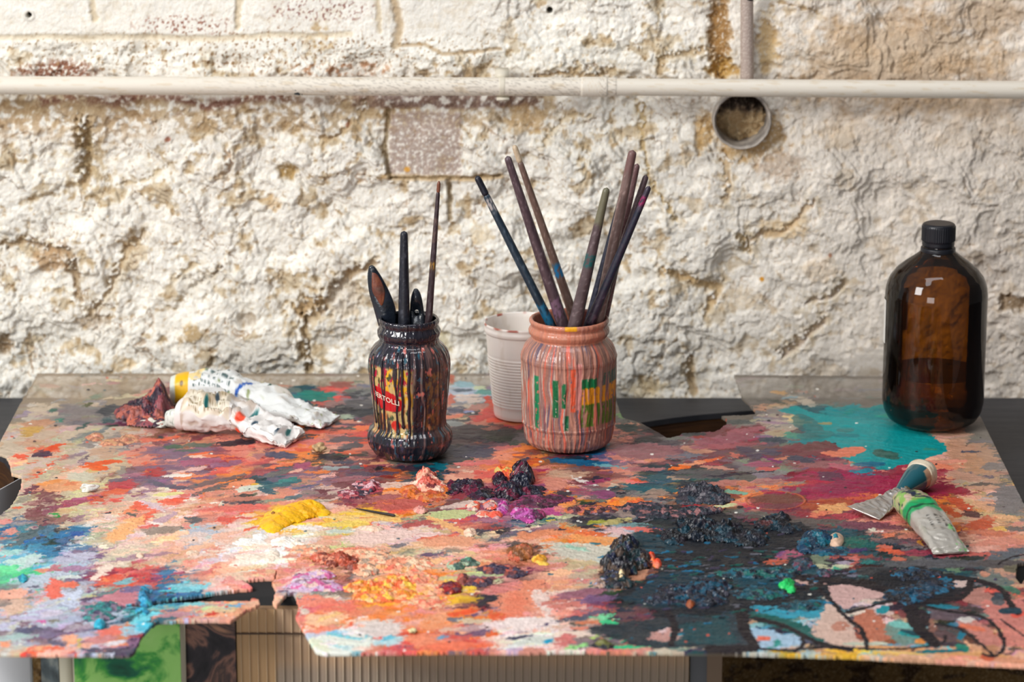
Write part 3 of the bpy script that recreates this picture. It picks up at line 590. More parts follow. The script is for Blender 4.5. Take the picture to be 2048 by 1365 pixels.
  (940, 905, 110, 26, 1, (70, 68, 84)), (955, 927, 100, 12, 4, (216, 112, 108)), (1010, 916, 44, 14, 8, (226, 140, 110)), (1052, 925, 20, 24, 70, (36, 50, 84)), (1065, 925, 12, 26, -60, (206, 84, 34)), (1150, 926, 130, 12, -5, (0, 88, 128)), (1220, 934, 90, 5, -6, (110, 168, 176)), (1060, 955, 40, 26, 0, (214, 94, 82)), (1110, 970, 60, 26, 8, (214, 138, 118)), (1135, 950, 90, 14, 0, (196, 158, 132)), (1165, 965, 60, 5, -20, (222, 214, 206)), (1125, 990, 36, 12, 3, (56, 52, 62)), (1165, 985, 60, 16, -4, (160, 84, 104)), (1195, 965, 60, 9, 10, (150, 54, 92)), (1210, 990, 44, 20, 4, (140, 70, 110)), (1160, 973, 70, 3, -22, (226, 160, 160)), (1105, 1025, 44, 18, -4, (184, 70, 132)), (1125, 1022, 36, 12, -20, (220, 128, 118)),
  # central pinks
  (870, 1003, 60, 20, 8, (196, 124, 100)), (780, 972, 80, 12, 4, (228, 196, 182)), (750, 1000, 100, 14, 8, (170, 96, 96)), (800, 1010, 120, 22, 4, (190, 92, 84)), (730, 985, 70, 12, 6, (190, 76, 92)), (690, 970, 60, 12, 6, (120, 64, 70)), (900, 1032, 100, 20, 8, (196, 204, 142)), (930, 1010, 90, 12, 10, (216, 190, 178)), (860, 1052, 80, 8, -14, (192, 92, 92)), (835, 1050, 80, 9, 12, (186, 92, 88)),
  (800, 1070, 200, 22, -1, (236, 204, 194)), (740, 1080, 120, 20, 0, (238, 204, 192)), (870, 1077, 100, 7, 8, (228, 106, 82)), (900, 1055, 100, 12, -22, (242, 182, 120)), (730, 1035, 150, 22, -2, (242, 200, 120)), (690, 1050, 100, 12, 2, (240, 206, 96)), (700, 1030, 60, 6, 0, (242, 196, 60)), (680, 1065, 60, 10, 0, (204, 212, 200)), (900, 1085, 130, 22, 0, (234, 160, 124)), (797, 1093, 30, 7, 8, (110, 104, 110)), (990, 1040, 90, 10, 4, (172, 112, 130)), (1100, 1044, 12, 5, 0, (250, 206, 40)),
  (1050, 1060, 60, 7, 8, (238, 212, 184)), (1030, 1070, 80, 9, 12, (98, 94, 110)), (1080, 1070, 120, 16, 8, (226, 140, 100)), (992, 1053, 14, 7, 0, (70, 68, 82)), (1055, 1056, 26, 6, 0, (40, 34, 50)), (1117, 1060, 20, 6, 0, (52, 50, 66)), (1168, 1056, 32, 7, -1, (42, 32, 44)), (960, 1064, 26, 6, 2, (64, 60, 70)), (1205, 1067, 9, 3, 0, (70, 50, 54)), (1225, 1068, 10, 4, 0, (60, 50, 56)),
  (1200, 1085, 130, 24, -3, (238, 158, 92)), (1170, 1068, 80, 10, -6, (232, 110, 60)), (1160, 1105, 160, 34, -6, (204, 200, 184)), (1150, 1098, 60, 9, -10, (164, 204, 182)), (1290, 1062, 110, 12, -8, (222, 104, 92)), (1240, 1067, 90, 18, -14, (232, 188, 186)), (1230, 1045, 60, 14, 8, (190, 176, 112)), (1195, 1046, 50, 8, 8, (160, 160, 60)), (1270, 1052, 80, 8, 0, (110, 146, 146)), (1240, 1098, 100, 8, -4, (222, 216, 196)), (1265, 1005, 60, 16, -6, (238, 128, 48)), (1215, 1010, 60, 7, 4, (206, 120, 62)),
  (1250, 1160, 90, 36, 20, (200, 140, 110)),
  # lower centre
  (640, 1170, 70, 14, 2, (204, 176, 200)), (600, 1180, 60, 16, 0, (214, 190, 206)), (630, 1210, 90, 40, 0, (238, 132, 108)), (620, 1222, 60, 12, 10, (224, 104, 112)), (680, 1215, 90, 26, 4, (232, 116, 96)), (700, 1230, 60, 10, 10, (230, 128, 96)), (650, 1240, 90, 26, 8, (240, 190, 150)), (660, 1235, 60, 8, 20, (244, 196, 130)), (700, 1250, 70, 12, 14, (238, 196, 170)), (605, 1225, 20, 18, -60, (216, 200, 184)),
  (760, 1260, 100, 34, -2, (220, 208, 202)), (690, 1283, 120, 22, -6, (226, 230, 216)), (690, 1276, 70, 6, -10, (120, 200, 212)), (780, 1286, 80, 20, 8, (176, 214, 220)), (775, 1280, 40, 10, 14, (100, 186, 208)), (650, 1262, 70, 8, 8, (240, 140, 110)), (640, 1257, 9, 10, 0, (238, 96, 64)), (700, 1252, 22, 10, 20, (234, 100, 64)), (640, 1295, 60, 16, -30, (222, 226, 196)),
  (850, 1285, 90, 30, 0, (240, 140, 104)), (900, 1295, 130, 18, 2, (236, 116, 84)), (815, 1290, 30, 6, -12, (228, 84, 74)), (880, 1278, 30, 9, 3, (92, 160, 196)), (870, 1250, 80, 22, 10, (236, 150, 104)), (900, 1235, 120, 20, 16, (240, 128, 62)), (925, 1228, 60, 9, 10, (234, 86, 44)), (910, 1242, 30, 10, 0, (112, 112, 124)), (955, 1258, 120, 12, 4, (186, 150, 152)), (950, 1245, 80, 10, 0, (212, 190, 160)), (900, 1262, 60, 10, 6, (222, 180, 156)), (960, 1295, 60, 10, 4, (236, 108, 70)), (985, 1250, 8, 60, 0, (232, 96, 48)), (870, 1240, 60, 24, 20, (236, 160, 120)),
  (1040, 1195, 110, 60, 20, (234, 142, 110)), (1030, 1215, 40, 60, 0, (232, 130, 100)), (1000, 1180, 90, 20, 10, (214, 126, 120)), (1010, 1250, 120, 20, 6, (236, 214, 212)), (1060, 1250, 120, 30, 4, (238, 220, 214)), (1085, 1210, 30, 60, 30, (234, 210, 200)), (1130, 1200, 90, 14, 12, (196, 110, 100)), (1160, 1190, 120, 16, 10, (150, 96, 112)), (1140, 1212, 90, 14, 8, (206, 120, 108)), (1200, 1200, 80, 14, 8, (116, 82, 120)),
  (1150, 1240, 90, 10, 6, (70, 78, 96)), (1190, 1228, 60, 9, 6, (96, 84, 108)), (1155, 1270, 110, 16, 4, (238, 214, 196)), (1040, 1277, 60, 7, 4, (58, 58, 84)), (1060, 1285, 80, 14, 10, (206, 210, 200)), (1125, 1283, 50, 5, 2, (238, 208, 170)), (1095, 1285, 30, 10, 0, (0, 150, 190)), (1130, 1284, 40, 26, 14, (206, 110, 106)), (1150, 1296, 50, 9, 12, (150, 214, 130)), (1188, 1275, 24, 8, 20, (182, 214, 110)), (1210, 1237, 44, 14, 0, (120, 218, 160)), (1215, 1247, 30, 10, 0, (52, 196, 130)), (1178, 1247, 50, 7, 6, (210, 120, 84)), (1090, 1252, 34, 3, 12, (90, 74, 110)), (1220, 1260, 80, 16, 0, (36, 46, 52)), (1230, 1276, 30, 12, 0, (28, 150, 104)), (1265, 1297, 100, 6, 0, (40, 190, 130)), (1250, 1285, 30, 5, 10, (60, 180, 140)),
  # right rear
  (1255, 858, 46, 17, -2, (48, 66, 66)), (1240, 833, 20, 12, -20, (112, 150, 92)), (1245, 915, 50, 17, -3, (208, 128, 112)), (1290, 905, 140, 30, 0, (150, 98, 102)), (1395, 900, 60, 20, -4, (190, 134, 110)), (1385, 870, 60, 8, 0, (56, 60, 64)), (1395, 863, 60, 3, 0, (216, 196, 160)), (1400, 888, 34, 9, 4, (206, 84, 50)), (1450, 880, 150, 26, 12, (150, 84, 96)), (1470, 893, 120, 12, 4, (166, 88, 96)), (1490, 862, 90, 9, 8, (160, 92, 100)), (1545, 882, 60, 12, -3, (56, 66, 78)), (1540, 905, 80, 14, 2, (80, 72, 90)), (1500, 907, 50, 22, -20, (78, 66, 82)), (1468, 912, 24, 14, -20, (200, 108, 92)), (1470, 846, 70, 12, 0, (84, 88, 86)), (1420, 922, 60, 7, 14, (234, 104, 48)), (1385, 930, 60, 7, 10, (232, 150, 110)), (1362, 937, 46, 8, 6, (240, 110, 30)), (1290, 940, 90, 8, 0, (180, 110, 112)), (1430, 938, 60, 10, -4, (206, 142, 122)), (1520, 930, 70, 12, 0, (160, 84, 106)), (1530, 940, 50, 8, 0, (206, 96, 88)),
  (1590, 842, 40, 14, -30, (222, 194, 142)), (1600, 800, 60, 12, -10, (190, 178, 160)), (1560, 787, 30, 8, -6, (214, 170, 120)), (1577, 797, 28, 5, 2, (146, 176, 186)), (1620, 808, 34, 14, -10, (196, 182, 164)), (1555, 806, 40, 6, -14, (80, 84, 74)), (1560, 868, 50, 14, 0, (178, 158, 128)), (1590, 872, 40, 14, 0, (84, 146, 124)),
  (1620, 900, 130, 28, 3, (118, 60, 66)), (1640, 893, 80, 16, 12, (110, 66, 66)), (1690, 909, 90, 14, 4, (224, 124, 92)), (1650, 930, 120, 16, 2, (150, 96, 96)), (1565, 918, 36, 8, 6, (200, 120, 90)), (1600, 920, 60, 12, -10, (66, 66, 82)), (1690, 935, 70, 14, -4, (186, 96, 108)), (1720, 932, 46, 8, -4, (150, 168, 160)), (1600, 960, 80, 8, 3, (150, 40, 66)), (1660, 955, 60, 20, -10, (96, 50, 74)),
  (1255, 975, 30, 9, 0, (204, 160, 146)), (1225, 973, 24, 9, 0, (206, 180, 156)), (1275, 963, 26, 6, -3, (216, 84, 46)), (1300, 978, 130, 16, -2, (14, 84, 96)), (1320, 958, 90, 12, 4, (30, 80, 92)), (1355, 957, 50, 12, -3, (200, 158, 128)), (1370, 970, 40, 14, 10, (24, 36, 48)), (1310, 990, 50, 18, 4, (160, 132, 116)), (1400, 950, 130, 20, 0, (86, 82, 84)), (1450, 968, 60, 14, 6, (186, 116, 104)), (1490, 955, 40, 20, 0, (90, 86, 80)), (1490, 970, 40, 12, -10, (200, 120, 92)), (1540, 965, 70, 14, 0, (176, 120, 112)), (1480, 950, 140, 4, 5, (40, 34, 52)), (1470, 987, 50, 8, -8, (120, 170, 146)), (1455, 1013, 50, 6, 4, (206, 212, 160)), (1380, 1013, 30, 10, 4, (184, 30, 44)),
  # magenta glaze and oranges at right
  (1740, 960, 90, 16, 0, (150, 40, 76)), (1790, 975, 190, 40, 0, (158, 28, 70)), (1690, 975, 120, 30, 4, (142, 40, 74)), (1860, 980, 100, 36, -2, (150, 28, 62)), (1830, 960, 60, 10, -4, (186, 70, 96)), (1920, 985, 60, 16, -8, (150, 44, 60)), (1700, 1005, 180, 20, 2, (170, 44, 66)), (1650, 1010, 110, 22, 5, (168, 76, 46)), (1560, 1000, 120, 20, 0, (120, 62, 44)),
  (1665, 1020, 80, 20, 8, (230, 166, 106)), (1640, 1030, 50, 9, 12, (222, 120, 90)), (1690, 1035, 90, 14, 6, (176, 56, 72)), (1620, 1045, 180, 12, 0, (92, 84, 80)), (1740, 1055, 160, 18, -3, (112, 60, 76)), (1740, 998, 90, 5, 2, (206, 90, 60)), (1545, 1043, 50, 14, -6, (206, 192, 160)), (1600, 1055, 80, 12, 0, (86, 80, 80)),
  (1905, 935, 60, 12, 0, (222, 146, 116)), (1920, 905, 70, 40, -30, (196, 146, 118)), (1950, 930, 60, 40, -30, (198, 148, 114)), (1890, 925, 90, 9, 2, (226, 146, 122)), (1880, 935, 50, 12, 0, (232, 134, 102)), (1930, 955, 70, 18, -10, (200, 152, 128)), (1960, 970, 60, 7, 3, (106, 94, 86)), (1940, 905, 50, 4, 2, (78, 82, 98)), (1990, 935, 60, 16, 0, (140, 128, 122)), (2020, 1000, 60, 60, 0, (128, 120, 118)),
  (1920, 1010, 60, 20, -30, (196, 80, 50)), (1900, 1025, 50, 14, -30, (200, 84, 44)), (1965, 1013, 56, 14, -20, (226, 168, 130)), (1940, 1030, 46, 14, 0, (96, 62, 60)), (2010, 1038, 60, 12, -4, (232, 176, 128)), (1975, 1000, 50, 6, 8, (200, 178, 166)), (1960, 1050, 60, 26, 20, (196, 86, 54)), (2000, 1060, 50, 10, 4, (236, 184, 96)), (1980, 1068, 90, 14, -4, (206, 120, 92)), (2000, 1090, 110, 30, 4, (214, 136, 116)), (1960, 1100, 90, 12, 6, (226, 164, 146)), (1960, 1110, 80, 10, -2, (206, 100, 90)), (2030, 1060, 40, 10, 0, (110, 100, 96)), (1840, 1108, 110, 14, 0, (150, 50, 72)), (1900, 1113, 70, 8, 4, (160, 70, 80)),
  (1745, 1063, 30, 7, -8, (220, 212, 190)), (1775, 1073, 30, 9, 10, (216, 118, 86)), (1780, 1105, 50, 10, -12, (222, 96, 62)), (1760, 1095, 46, 7, -4, (210, 104, 82)), (1800, 1122, 36, 10, -14, (206, 108, 82)), (1838, 1088, 16, 8, -30, (206, 140, 50)), (1715, 1090, 70, 22, -6, (24, 96, 84)), (1740, 1092, 20, 10, 0, (12, 88, 88)), (1720, 1102, 40, 9, 4, (64, 38, 96)),
  (1870, 1130, 220, 18, 0, (86, 86, 90)), (2010, 1115, 90, 26, 20, (90, 96, 104)), (2000, 1130, 120, 16, 0, (84, 78, 78)), (1970, 1120, 10, 10, 0, (196, 80, 76)), (1700, 1122, 36, 16, 6, (208, 112, 102)), (1690, 1127, 30, 10, 8, (160, 150, 168)), (1680, 1137, 50, 8, 4, (200, 204, 170)), (1675, 1140, 24, 7, 0, (60, 160, 130)), (1640, 1120, 40, 26, 0, (120, 132, 108)), (1640, 1135, 44, 8, -14, (190, 190, 150)), (1738, 1128, 26, 10, 6, (20, 112, 108)), (1725, 1150, 20, 13, 0, (60, 134, 128)), (1700, 1150, 60, 14, 4, (112, 112, 128)), (1540, 1125, 70, 14, 0, (196, 92, 66)), (1570, 1112, 60, 18, 8, (168, 84, 108)), (1560, 1110, 20, 14, 0, (120, 74, 128)),
  (1470, 1148, 120, 7, 2, (150, 86, 84)), (1490, 1127, 70, 8, 2, (150, 96, 92)), (1490, 1108, 50, 5, 2, (190, 110, 120)), (1410, 1143, 70, 5, 0, (104, 150, 120)), (1380, 1155, 30, 6, 0, (210, 190, 170)), (1410, 1163, 30, 6, 0, (160, 130, 120))):
    dab(*a[:5], a[5], a=0.96, rag=0.7, h=0.35, var=16, dry=rng.choice((0, 0.1, 0.2)))
# dark wet mass at the lower right
blot([(1245, 1095), (1275, 1070), (1330, 1062), (1370, 1030), (1440, 1020), (1500, 1050), (1590, 1045), (1640, 1065), (1600, 1100), (1560, 1105), (1530, 1130), (1560, 1150), (1700, 1150), (1660, 1185), (1640, 1200), (1560, 1225), (1480, 1225), (1380, 1235), (1310, 1240), (1290, 1205), (1220, 1200), (1260, 1180), (1330, 1135), (1270, 1120)], (24, 28, 36), 0.94, 9, 0.5, 12)
blot([(1262, 1070), (1292, 1068), (1340, 1082), (1360, 1105), (1300, 1112), (1250, 1100)], (26, 58, 70), 0.9, 4)
blot([(1310, 1150), (1400, 1145), (1450, 1165), (1440, 1215), (1330, 1220), (1235, 1203), (1290, 1172)], (20, 50, 64), 0.85, 6, 0.5)
blot([(1460, 1140), (1560, 1135), (1610, 1160), (1580, 1185), (1480, 1180)], (10, 66, 82), 0.8, 6, 0.5)
blot([(1170, 1258), (1300, 1240), (1480, 1235), (1500, 1280), (1500, 1298), (1300, 1300), (1240, 1285), (1180, 1268)], (38, 48, 56), 0.93, 6, 0.3)
blot([(1360, 1252), (1450, 1235), (1480, 1290), (1380, 1290), (1300, 1288)], (26, 70, 76), 0.8, 6, 0.2)
blot([(1500, 1220), (1650, 1200), (1690, 1215), (1650, 1235), (1530, 1240)], (24, 112, 134), 0.8, 6, 0.3)
blot([(1500, 1225), (1580, 1240), (1640, 1270), (1650, 1290), (1600, 1275), (1540, 1252), (1500, 1250)], (16, 92, 84), 0.9, 4, 0.3)
blot([(1300, 1268), (1350, 1258), (1362, 1278), (1340, 1285), (1300, 1284)], (206, 150, 140), 0.95, 4)
dab(1345, 1274, 22, 12, 0, (70, 170, 170)); dab(1325, 1265, 22, 6, 20, (220, 190, 190))
blot([(1492, 1250), (1530, 1262), (1600, 1276), (1608, 1290), (1560, 1302), (1510, 1298), (1498, 1275)], (166, 194, 216), 0.96, 4)
dab(1525, 1280, 30, 10, 8, (226, 110, 86)); dab(1550, 1290, 26, 14, 40, (40, 140, 130)); dab(1500, 1254, 50, 12, 8, (130, 180, 184)); dab(1492, 1246, 36, 12, 0, (190, 150, 120))
blot([(1500, 1216), (1560, 1214), (1600, 1225), (1660, 1225), (1640, 1235), (1570, 1238), (1520, 1228)], (50, 152, 176), 0.9, 4)
smear(0.6, 0.55, 6, 0.4)
# pink and bare islands between the poured black lines
blot([(1588, 1163), (1655, 1163), (1652, 1170), (1600, 1172)], (204, 164, 154), 0.97, 2, 0.2)
blot([(1655, 1175), (1700, 1168), (1745, 1172), (1770, 1184), (1764, 1196), (1720, 1204), (1690, 1222), (1665, 1205), (1660, 1190)], (206, 166, 160), 0.97, 3, 0.2, 8)
blot([(1652, 1202), (1668, 1205), (1700, 1245), (1720, 1290), (1710, 1300), (1660, 1290), (1625, 1272), (1618, 1262), (1640, 1240)], (214, 180, 164), 0.97, 4, 0.2, 10)
blot([(1700, 1228), (1735, 1218), (1765, 1240), (1790, 1275), (1760, 1288), (1725, 1280), (1712, 1256)], (190, 112, 86), 0.95, 6, 0.2)
dab(1730, 1290, 90, 8, 0, (196, 200, 180)); dab(1680, 1255, 36, 20, 10, (190, 130, 110)); dab(1705, 1230, 50, 9, 12, (226, 206, 190))
blot([(1770, 1250), (1800, 1240), (1830, 1262), (1850, 1290), (1800, 1296), (1770, 1270)], (110, 140, 130), 0.9, 6, 0.3)
dab(1800, 1252, 50, 14, -6, (120, 190, 180)); dab(1818, 1272, 50, 8, -10, (20, 150, 150)); dab(1842, 1284, 26, 12, 0, (222, 140, 66)); dab(1830, 1270, 60, 9, -14, (18, 70, 80))
blot([(1780, 1200), (1815, 1195), (1826, 1225), (1810, 1240), (1788, 1228)], (130, 64, 66), 0.9, 5)
blot([(1905, 1162), (1932, 1163), (1935, 1172), (1920, 1184), (1904, 1176)], (214, 188, 180), 0.98, 2, 0.2, 6)
blot([(1945, 1180), (1968, 1176), (1985, 1200), (2000, 1215), (1960, 1215), (1925, 1205), (1930, 1195)], (186, 128, 116), 0.95, 4, 0.2)
blot([(1850, 1215), (1900, 1215), (1960, 1238), (1900, 1245), (1860, 1240)], (104, 84, 92), 0.9, 5)
blot([(1850, 1240), (1862, 1238), (1895, 1285), (1880, 1298), (1860, 1275)], (150, 100, 86), 0.9, 4)
blot([(1960, 1205), (2048, 1200), (2060, 1300), (1990, 1290), (2000, 1260), (1975, 1235)], (216, 130, 118), 0.9, 8, 0.2)
blot([(1910, 1245), (1950, 1240), (1985, 1262), (2000, 1290), (1990, 1308), (1965, 1300), (1950, 1275), (1930, 1260)], (206, 132, 120), 0.95, 4, 0.2)
blot([(1912, 1242), (1940, 1236), (1950, 1242), (1930, 1250)], (216, 208, 200), 0.9, 3, 0.3)
dab(1945, 1258, 60, 10, -12, (226, 122, 92)); dab(1980, 1300, 40, 16, 0, (186, 130, 96)); dab(1870, 1305, 320, 10, -4, (222, 160, 104), rag=0.2); dab(1800, 1308, 120, 5, -3, (232, 190, 110)); dab(2010, 1322, 120, 12, -4, (222, 150, 116)); dab(2035, 1230, 30, 14, 10, (226, 92, 76)); dab(1975, 1318, 30, 14, -10, (206, 96, 62)); dab(1900, 1290, 70, 12, -4, (64, 54, 64)); dab(1890, 1273, 50, 20, -20, (92, 70, 72)); dab(1905, 1255, 24, 8, -30, (0, 100, 128)); dab(1922, 1272, 16, 22, -30, (16, 116, 140)); dab(1925, 1298, 30, 16, -20, (30, 130, 110)); dab(1880, 1305, 110, 7, 2, (20, 104, 112)); dab(2020, 1180, 50, 12, -20, (70, 110, 90)); dab(1990, 1160, 80, 20, -16, (108, 116, 110)); dab(1968, 1150, 20, 12, -20, (200, 140, 116)); dab(2030, 1140, 50, 16, 0, (104, 98, 80)); dab(1880, 1155, 90, 14, -4, (96, 92, 96)); dab(1880, 1215, 80, 9, -4, (12, 120, 140))
dab(1750, 1145, 90, 20, 0, (52, 54, 58)); dab(1840, 1185, 110, 46, 0, (28, 34, 46)); dab(1840, 1150, 80, 16, 4, (14, 92, 134)); dab(1890, 1160, 40, 18, 20, (16, 104, 132)); dab(1780, 1160, 90, 16, 0, (48, 52, 56)); dab(1800, 1215, 60, 14, 10, (44, 32, 50)); dab(1770, 1205, 60, 7, 8, (20, 60, 70)); dab(1765, 1222, 26, 14, 20, (30, 140, 150)); dab(1840, 1240, 40, 40, 0, (36, 26, 34))
BLK = (30, 24, 30)
blot([(1735, 1152), (1790, 1138), (1850, 1134), (1905, 1152), (1935, 1185), (1900, 1206), (1850, 1212), (1815, 1230), (1790, 1205), (1768, 1190)], (20, 24, 32), 0.9, 8, 0.5, 10)
dab(1835, 1148, 60, 12, 4, (10, 88, 132)); dab(1890, 1163, 34, 14, 20, (12, 100, 130)); dab(1918, 1170, 28, 16, 0, (214, 188, 180), rag=0.2)
for pts, w in (([(1560, 1150), (1620, 1160), (1700, 1166), (1760, 1180), (1830, 1195)], 18), ([(1620, 1166), (1656, 1198), (1690, 1235), (1722, 1262), (1733, 1300)], 9),
               ([(1733, 1300), (1650, 1297), (1560, 1303), (1500, 1296)], 6), ([(1690, 1228), (1730, 1218), (1780, 1205), (1840, 1200)], 8), ([(1495, 1235), (1560, 1252), (1600, 1270), (1640, 1290), (1700, 1302)], 12),
               ([(1600, 1268), (1606, 1290), (1590, 1306)], 8), ([(1733, 1301), (1820, 1299), (1880, 1290), (1890, 1275)], 6), ([(1820, 1210), (1830, 1250), (1870, 1290)], 26),
               ([(1850, 1215), (1900, 1225), (1960, 1235), (1990, 1255), (2008, 1285)], 8), ([(2008, 1285), (2004, 1305), (1985, 1315), (1965, 1310)], 7), ([(1900, 1155), (1950, 1162), (2000, 1180), (2020, 1210), (2036, 1228)], 13),
               ([(1940, 1165), (1932, 1190), (1905, 1200), (1850, 1205)], 14), ([(1870, 1250), (1920, 1262), (1960, 1290), (1985, 1312)], 6), ([(1570, 1172), (1600, 1180), (1640, 1172)], 16),
               ([(1335, 1225), (1350, 1260), (1340, 1290)], 14), ([(1480, 1225), (1490, 1265), (1505, 1298), (1420, 1300)], 24), ([(2000, 1240), (2020, 1255), (2048, 1275)], 4), ([(1996, 1130), (2020, 1118), (2048, 1112)], 4)):
    line(pts, w, BLK, rag=1.0)
dab(2020, 1224, 50, 14, 0, (12, 56, 72), rag=0.3); dab(1995, 1200, 24, 30, 30, (14, 70, 84), a=0.6)
# teal pour behind
blot([(1555, 820), (1590, 814), (1640, 830), (1700, 838), (1780, 842), (1860, 872), (1892, 890), (1890, 905), (1840, 925), (1770, 940), (1720, 930), (1690, 920), (1712, 912), (1680, 898), (1660, 885), (1600, 855), (1625, 845), (1590, 832)], (0, 150, 152), 0.97, 4, 0.2, 8)
dab(1615, 852, 70, 34, -30, (60, 104, 104), a=0.75); dab(1630, 872, 80, 18, 4, (50, 120, 120), a=0.8); dab(1690, 872, 60, 8, -2, (20, 100, 110), a=0.5); dab(1772, 910, 60, 18, -10, (70, 88, 76), a=0.8); dab(1740, 930, 70, 10, 0, (10, 80, 120), a=0.7); dab(1650, 848, 30, 5, 0, (150, 150, 110)); dab(1860, 900, 30, 5, 0, (60, 150, 130)); dab(1700, 903, 60, 16, 4, (224, 126, 98))
dab(1690, 862, 36, 8, 0, (84, 112, 108), a=0.6)
smear(0.22, 0.25, 0, 0)
PC += (ST[1]*6+E1*4)[..., None]
# jar ring and solvent ring
d_ = np.hypot(U-1551, (V-1003)/0.305); r1 = 59.0
m_ = sstep(3.6, 1.4, np.abs(d_-r1))*(0.75+0.3*E1); PC = PC*(1-m_[..., None])+np.array([186, 96, 62])*m_[..., None]; PH += 0.9*m_
m_ = sstep(r1-3, r1-12, d_); PC = PC*(1-0.6*m_[..., None])+np.array([112, 68, 62])*0.6*m_[..., None]
# specks
for n in range(520):
    v = 750+rng.random()*560; u = rng.uniform(0, 2048); w = rng.uniform(1.5, 5)
    c = rng.choice(((240, 236, 226), (240, 236, 226), (38, 34, 42), (70, 40, 50), (210, 90, 70), (60, 90, 100)))
    dab(u, v, w*1.6, w*0.8, 0, c, a=0.9, rag=0.3, h=0.4, var=2)
for n in range(260):        # small teal, blue, grey and black flecks on the near-black part
    u = rng.gauss(1440, 130); v = rng.gauss(1150, 50)
    dab(u, v, rng.uniform(5, 26), rng.uniform(2, 5), rng.uniform(-10, 15), rng.choice(((16, 96, 120), (20, 110, 150), (60, 50, 80), (14, 84, 74), (110, 110, 120), (12, 14, 22))), a=0.8, rag=0.8, h=0.8, var=12)

keep_v = inside(U+2.0*E1, V+0.8*E1, OUT)
for h_ in HOLES: keep_v &= ~inside(U+2.0*E1, V+1.0*E1, h_)
kf = keep_v[:-1, :-1] & keep_v[1:, :-1] & keep_v[:-1, 1:] & keep_v[1:, 1:]
paint = sstep(0.7, 1.0, PA)
Hm = PH*1.1+paint*(0.32*E1+0.28*ST[1]+0.7*np.maximum(fbm(U/7, V/3.2, 131, 3), 0)*sstep(900, 1050, V))
Zb = ZB+np.clip(Hm, -0.3, 2.2)*0.001*0.9
q = grid_faces(BNY, BNX, kf)
co = np.stack([GX, GY, Zb], -1).reshape(-1, 3)
cols = lin(np.clip(PC, 2, 255)).reshape(-1, 3); cov = np.clip(PA, 0.5, 1).ravel()
cov = np.where(cov > 0.9, 1.0, cov)
gl = np.clip(0.42+0.12*E2, 0.25, 0.7).ravel()
# rim: every border edge of the cut sheet is carried down by its 3 mm thickness
i = np.arange(BNY*BNX).reshape(BNY, BNX)
F = np.zeros((BNY+1, BNX+1), bool); F[1:-1, 1:-1] = kf
rim = []
A_ = F[1:-1, 1:-1] & ~F[:-2, 1:-1]; jj = np.nonzero(A_); rim.append(np.stack([i[jj[0], jj[1]+1], i[jj[0], jj[1]]], -1))
A_ = F[1:-1, 1:-1] & ~F[2:, 1:-1]; jj = np.nonzero(A_); rim.append(np.stack([i[jj[0]+1, jj[1]], i[jj[0]+1, jj[1]+1]], -1))
A_ = F[1:-1, 1:-1] & ~F[1:-1, :-2]; jj = np.nonzero(A_); rim.append(np.stack([i[jj[0], jj[1]], i[jj[0]+1, jj[1]]], -1))
A_ = F[1:-1, 1:-1] & ~F[1:-1, 2:]; jj = np.nonzero(A_); rim.append(np.stack([i[jj[0]+1, jj[1]+1], i[jj[0], jj[1]+1]], -1))
rim = np.concatenate(rim); n0 = len(co); rv = np.unique(rim); lut = np.zeros(n0, int); lut[rv] = n0+np.arange(len(rv))
low_ = co[rv].copy(); low_[:, 2] = ZB-0.003
co = np.r_[co, low_]; cols = np.r_[cols, cols[rv]*0.6+0.25*lin((170, 150, 120))]; cov = np.r_[cov, np.ones(len(rv))]; gl = np.r_[gl, gl[rv]]
q = np.r_[q, np.stack([rim[:, 0], rim[:, 1], lut[rim[:, 1]], lut[rim[:, 0]]], -1)]
co, q, cols, cov, gl = compact(co, q, cols, cov, gl)
M_pal = mat('palette_paint', spec=0.22, attr=True, bump=0.35, bscale=700, bdist=0.0006, alpha_attr=True, rough_attr=True)
org = Vector((0, (BY0+BY1)/2, ZB))
co = co-np.array(org)
pal = link('painting_palette', mesh_np('painting_palette', co, q, cols, cov, gl), M_pal, origin=org)
tag(pal, 'large paint-smeared clear palette sheet with broken edges lying on the bench', 'palette')

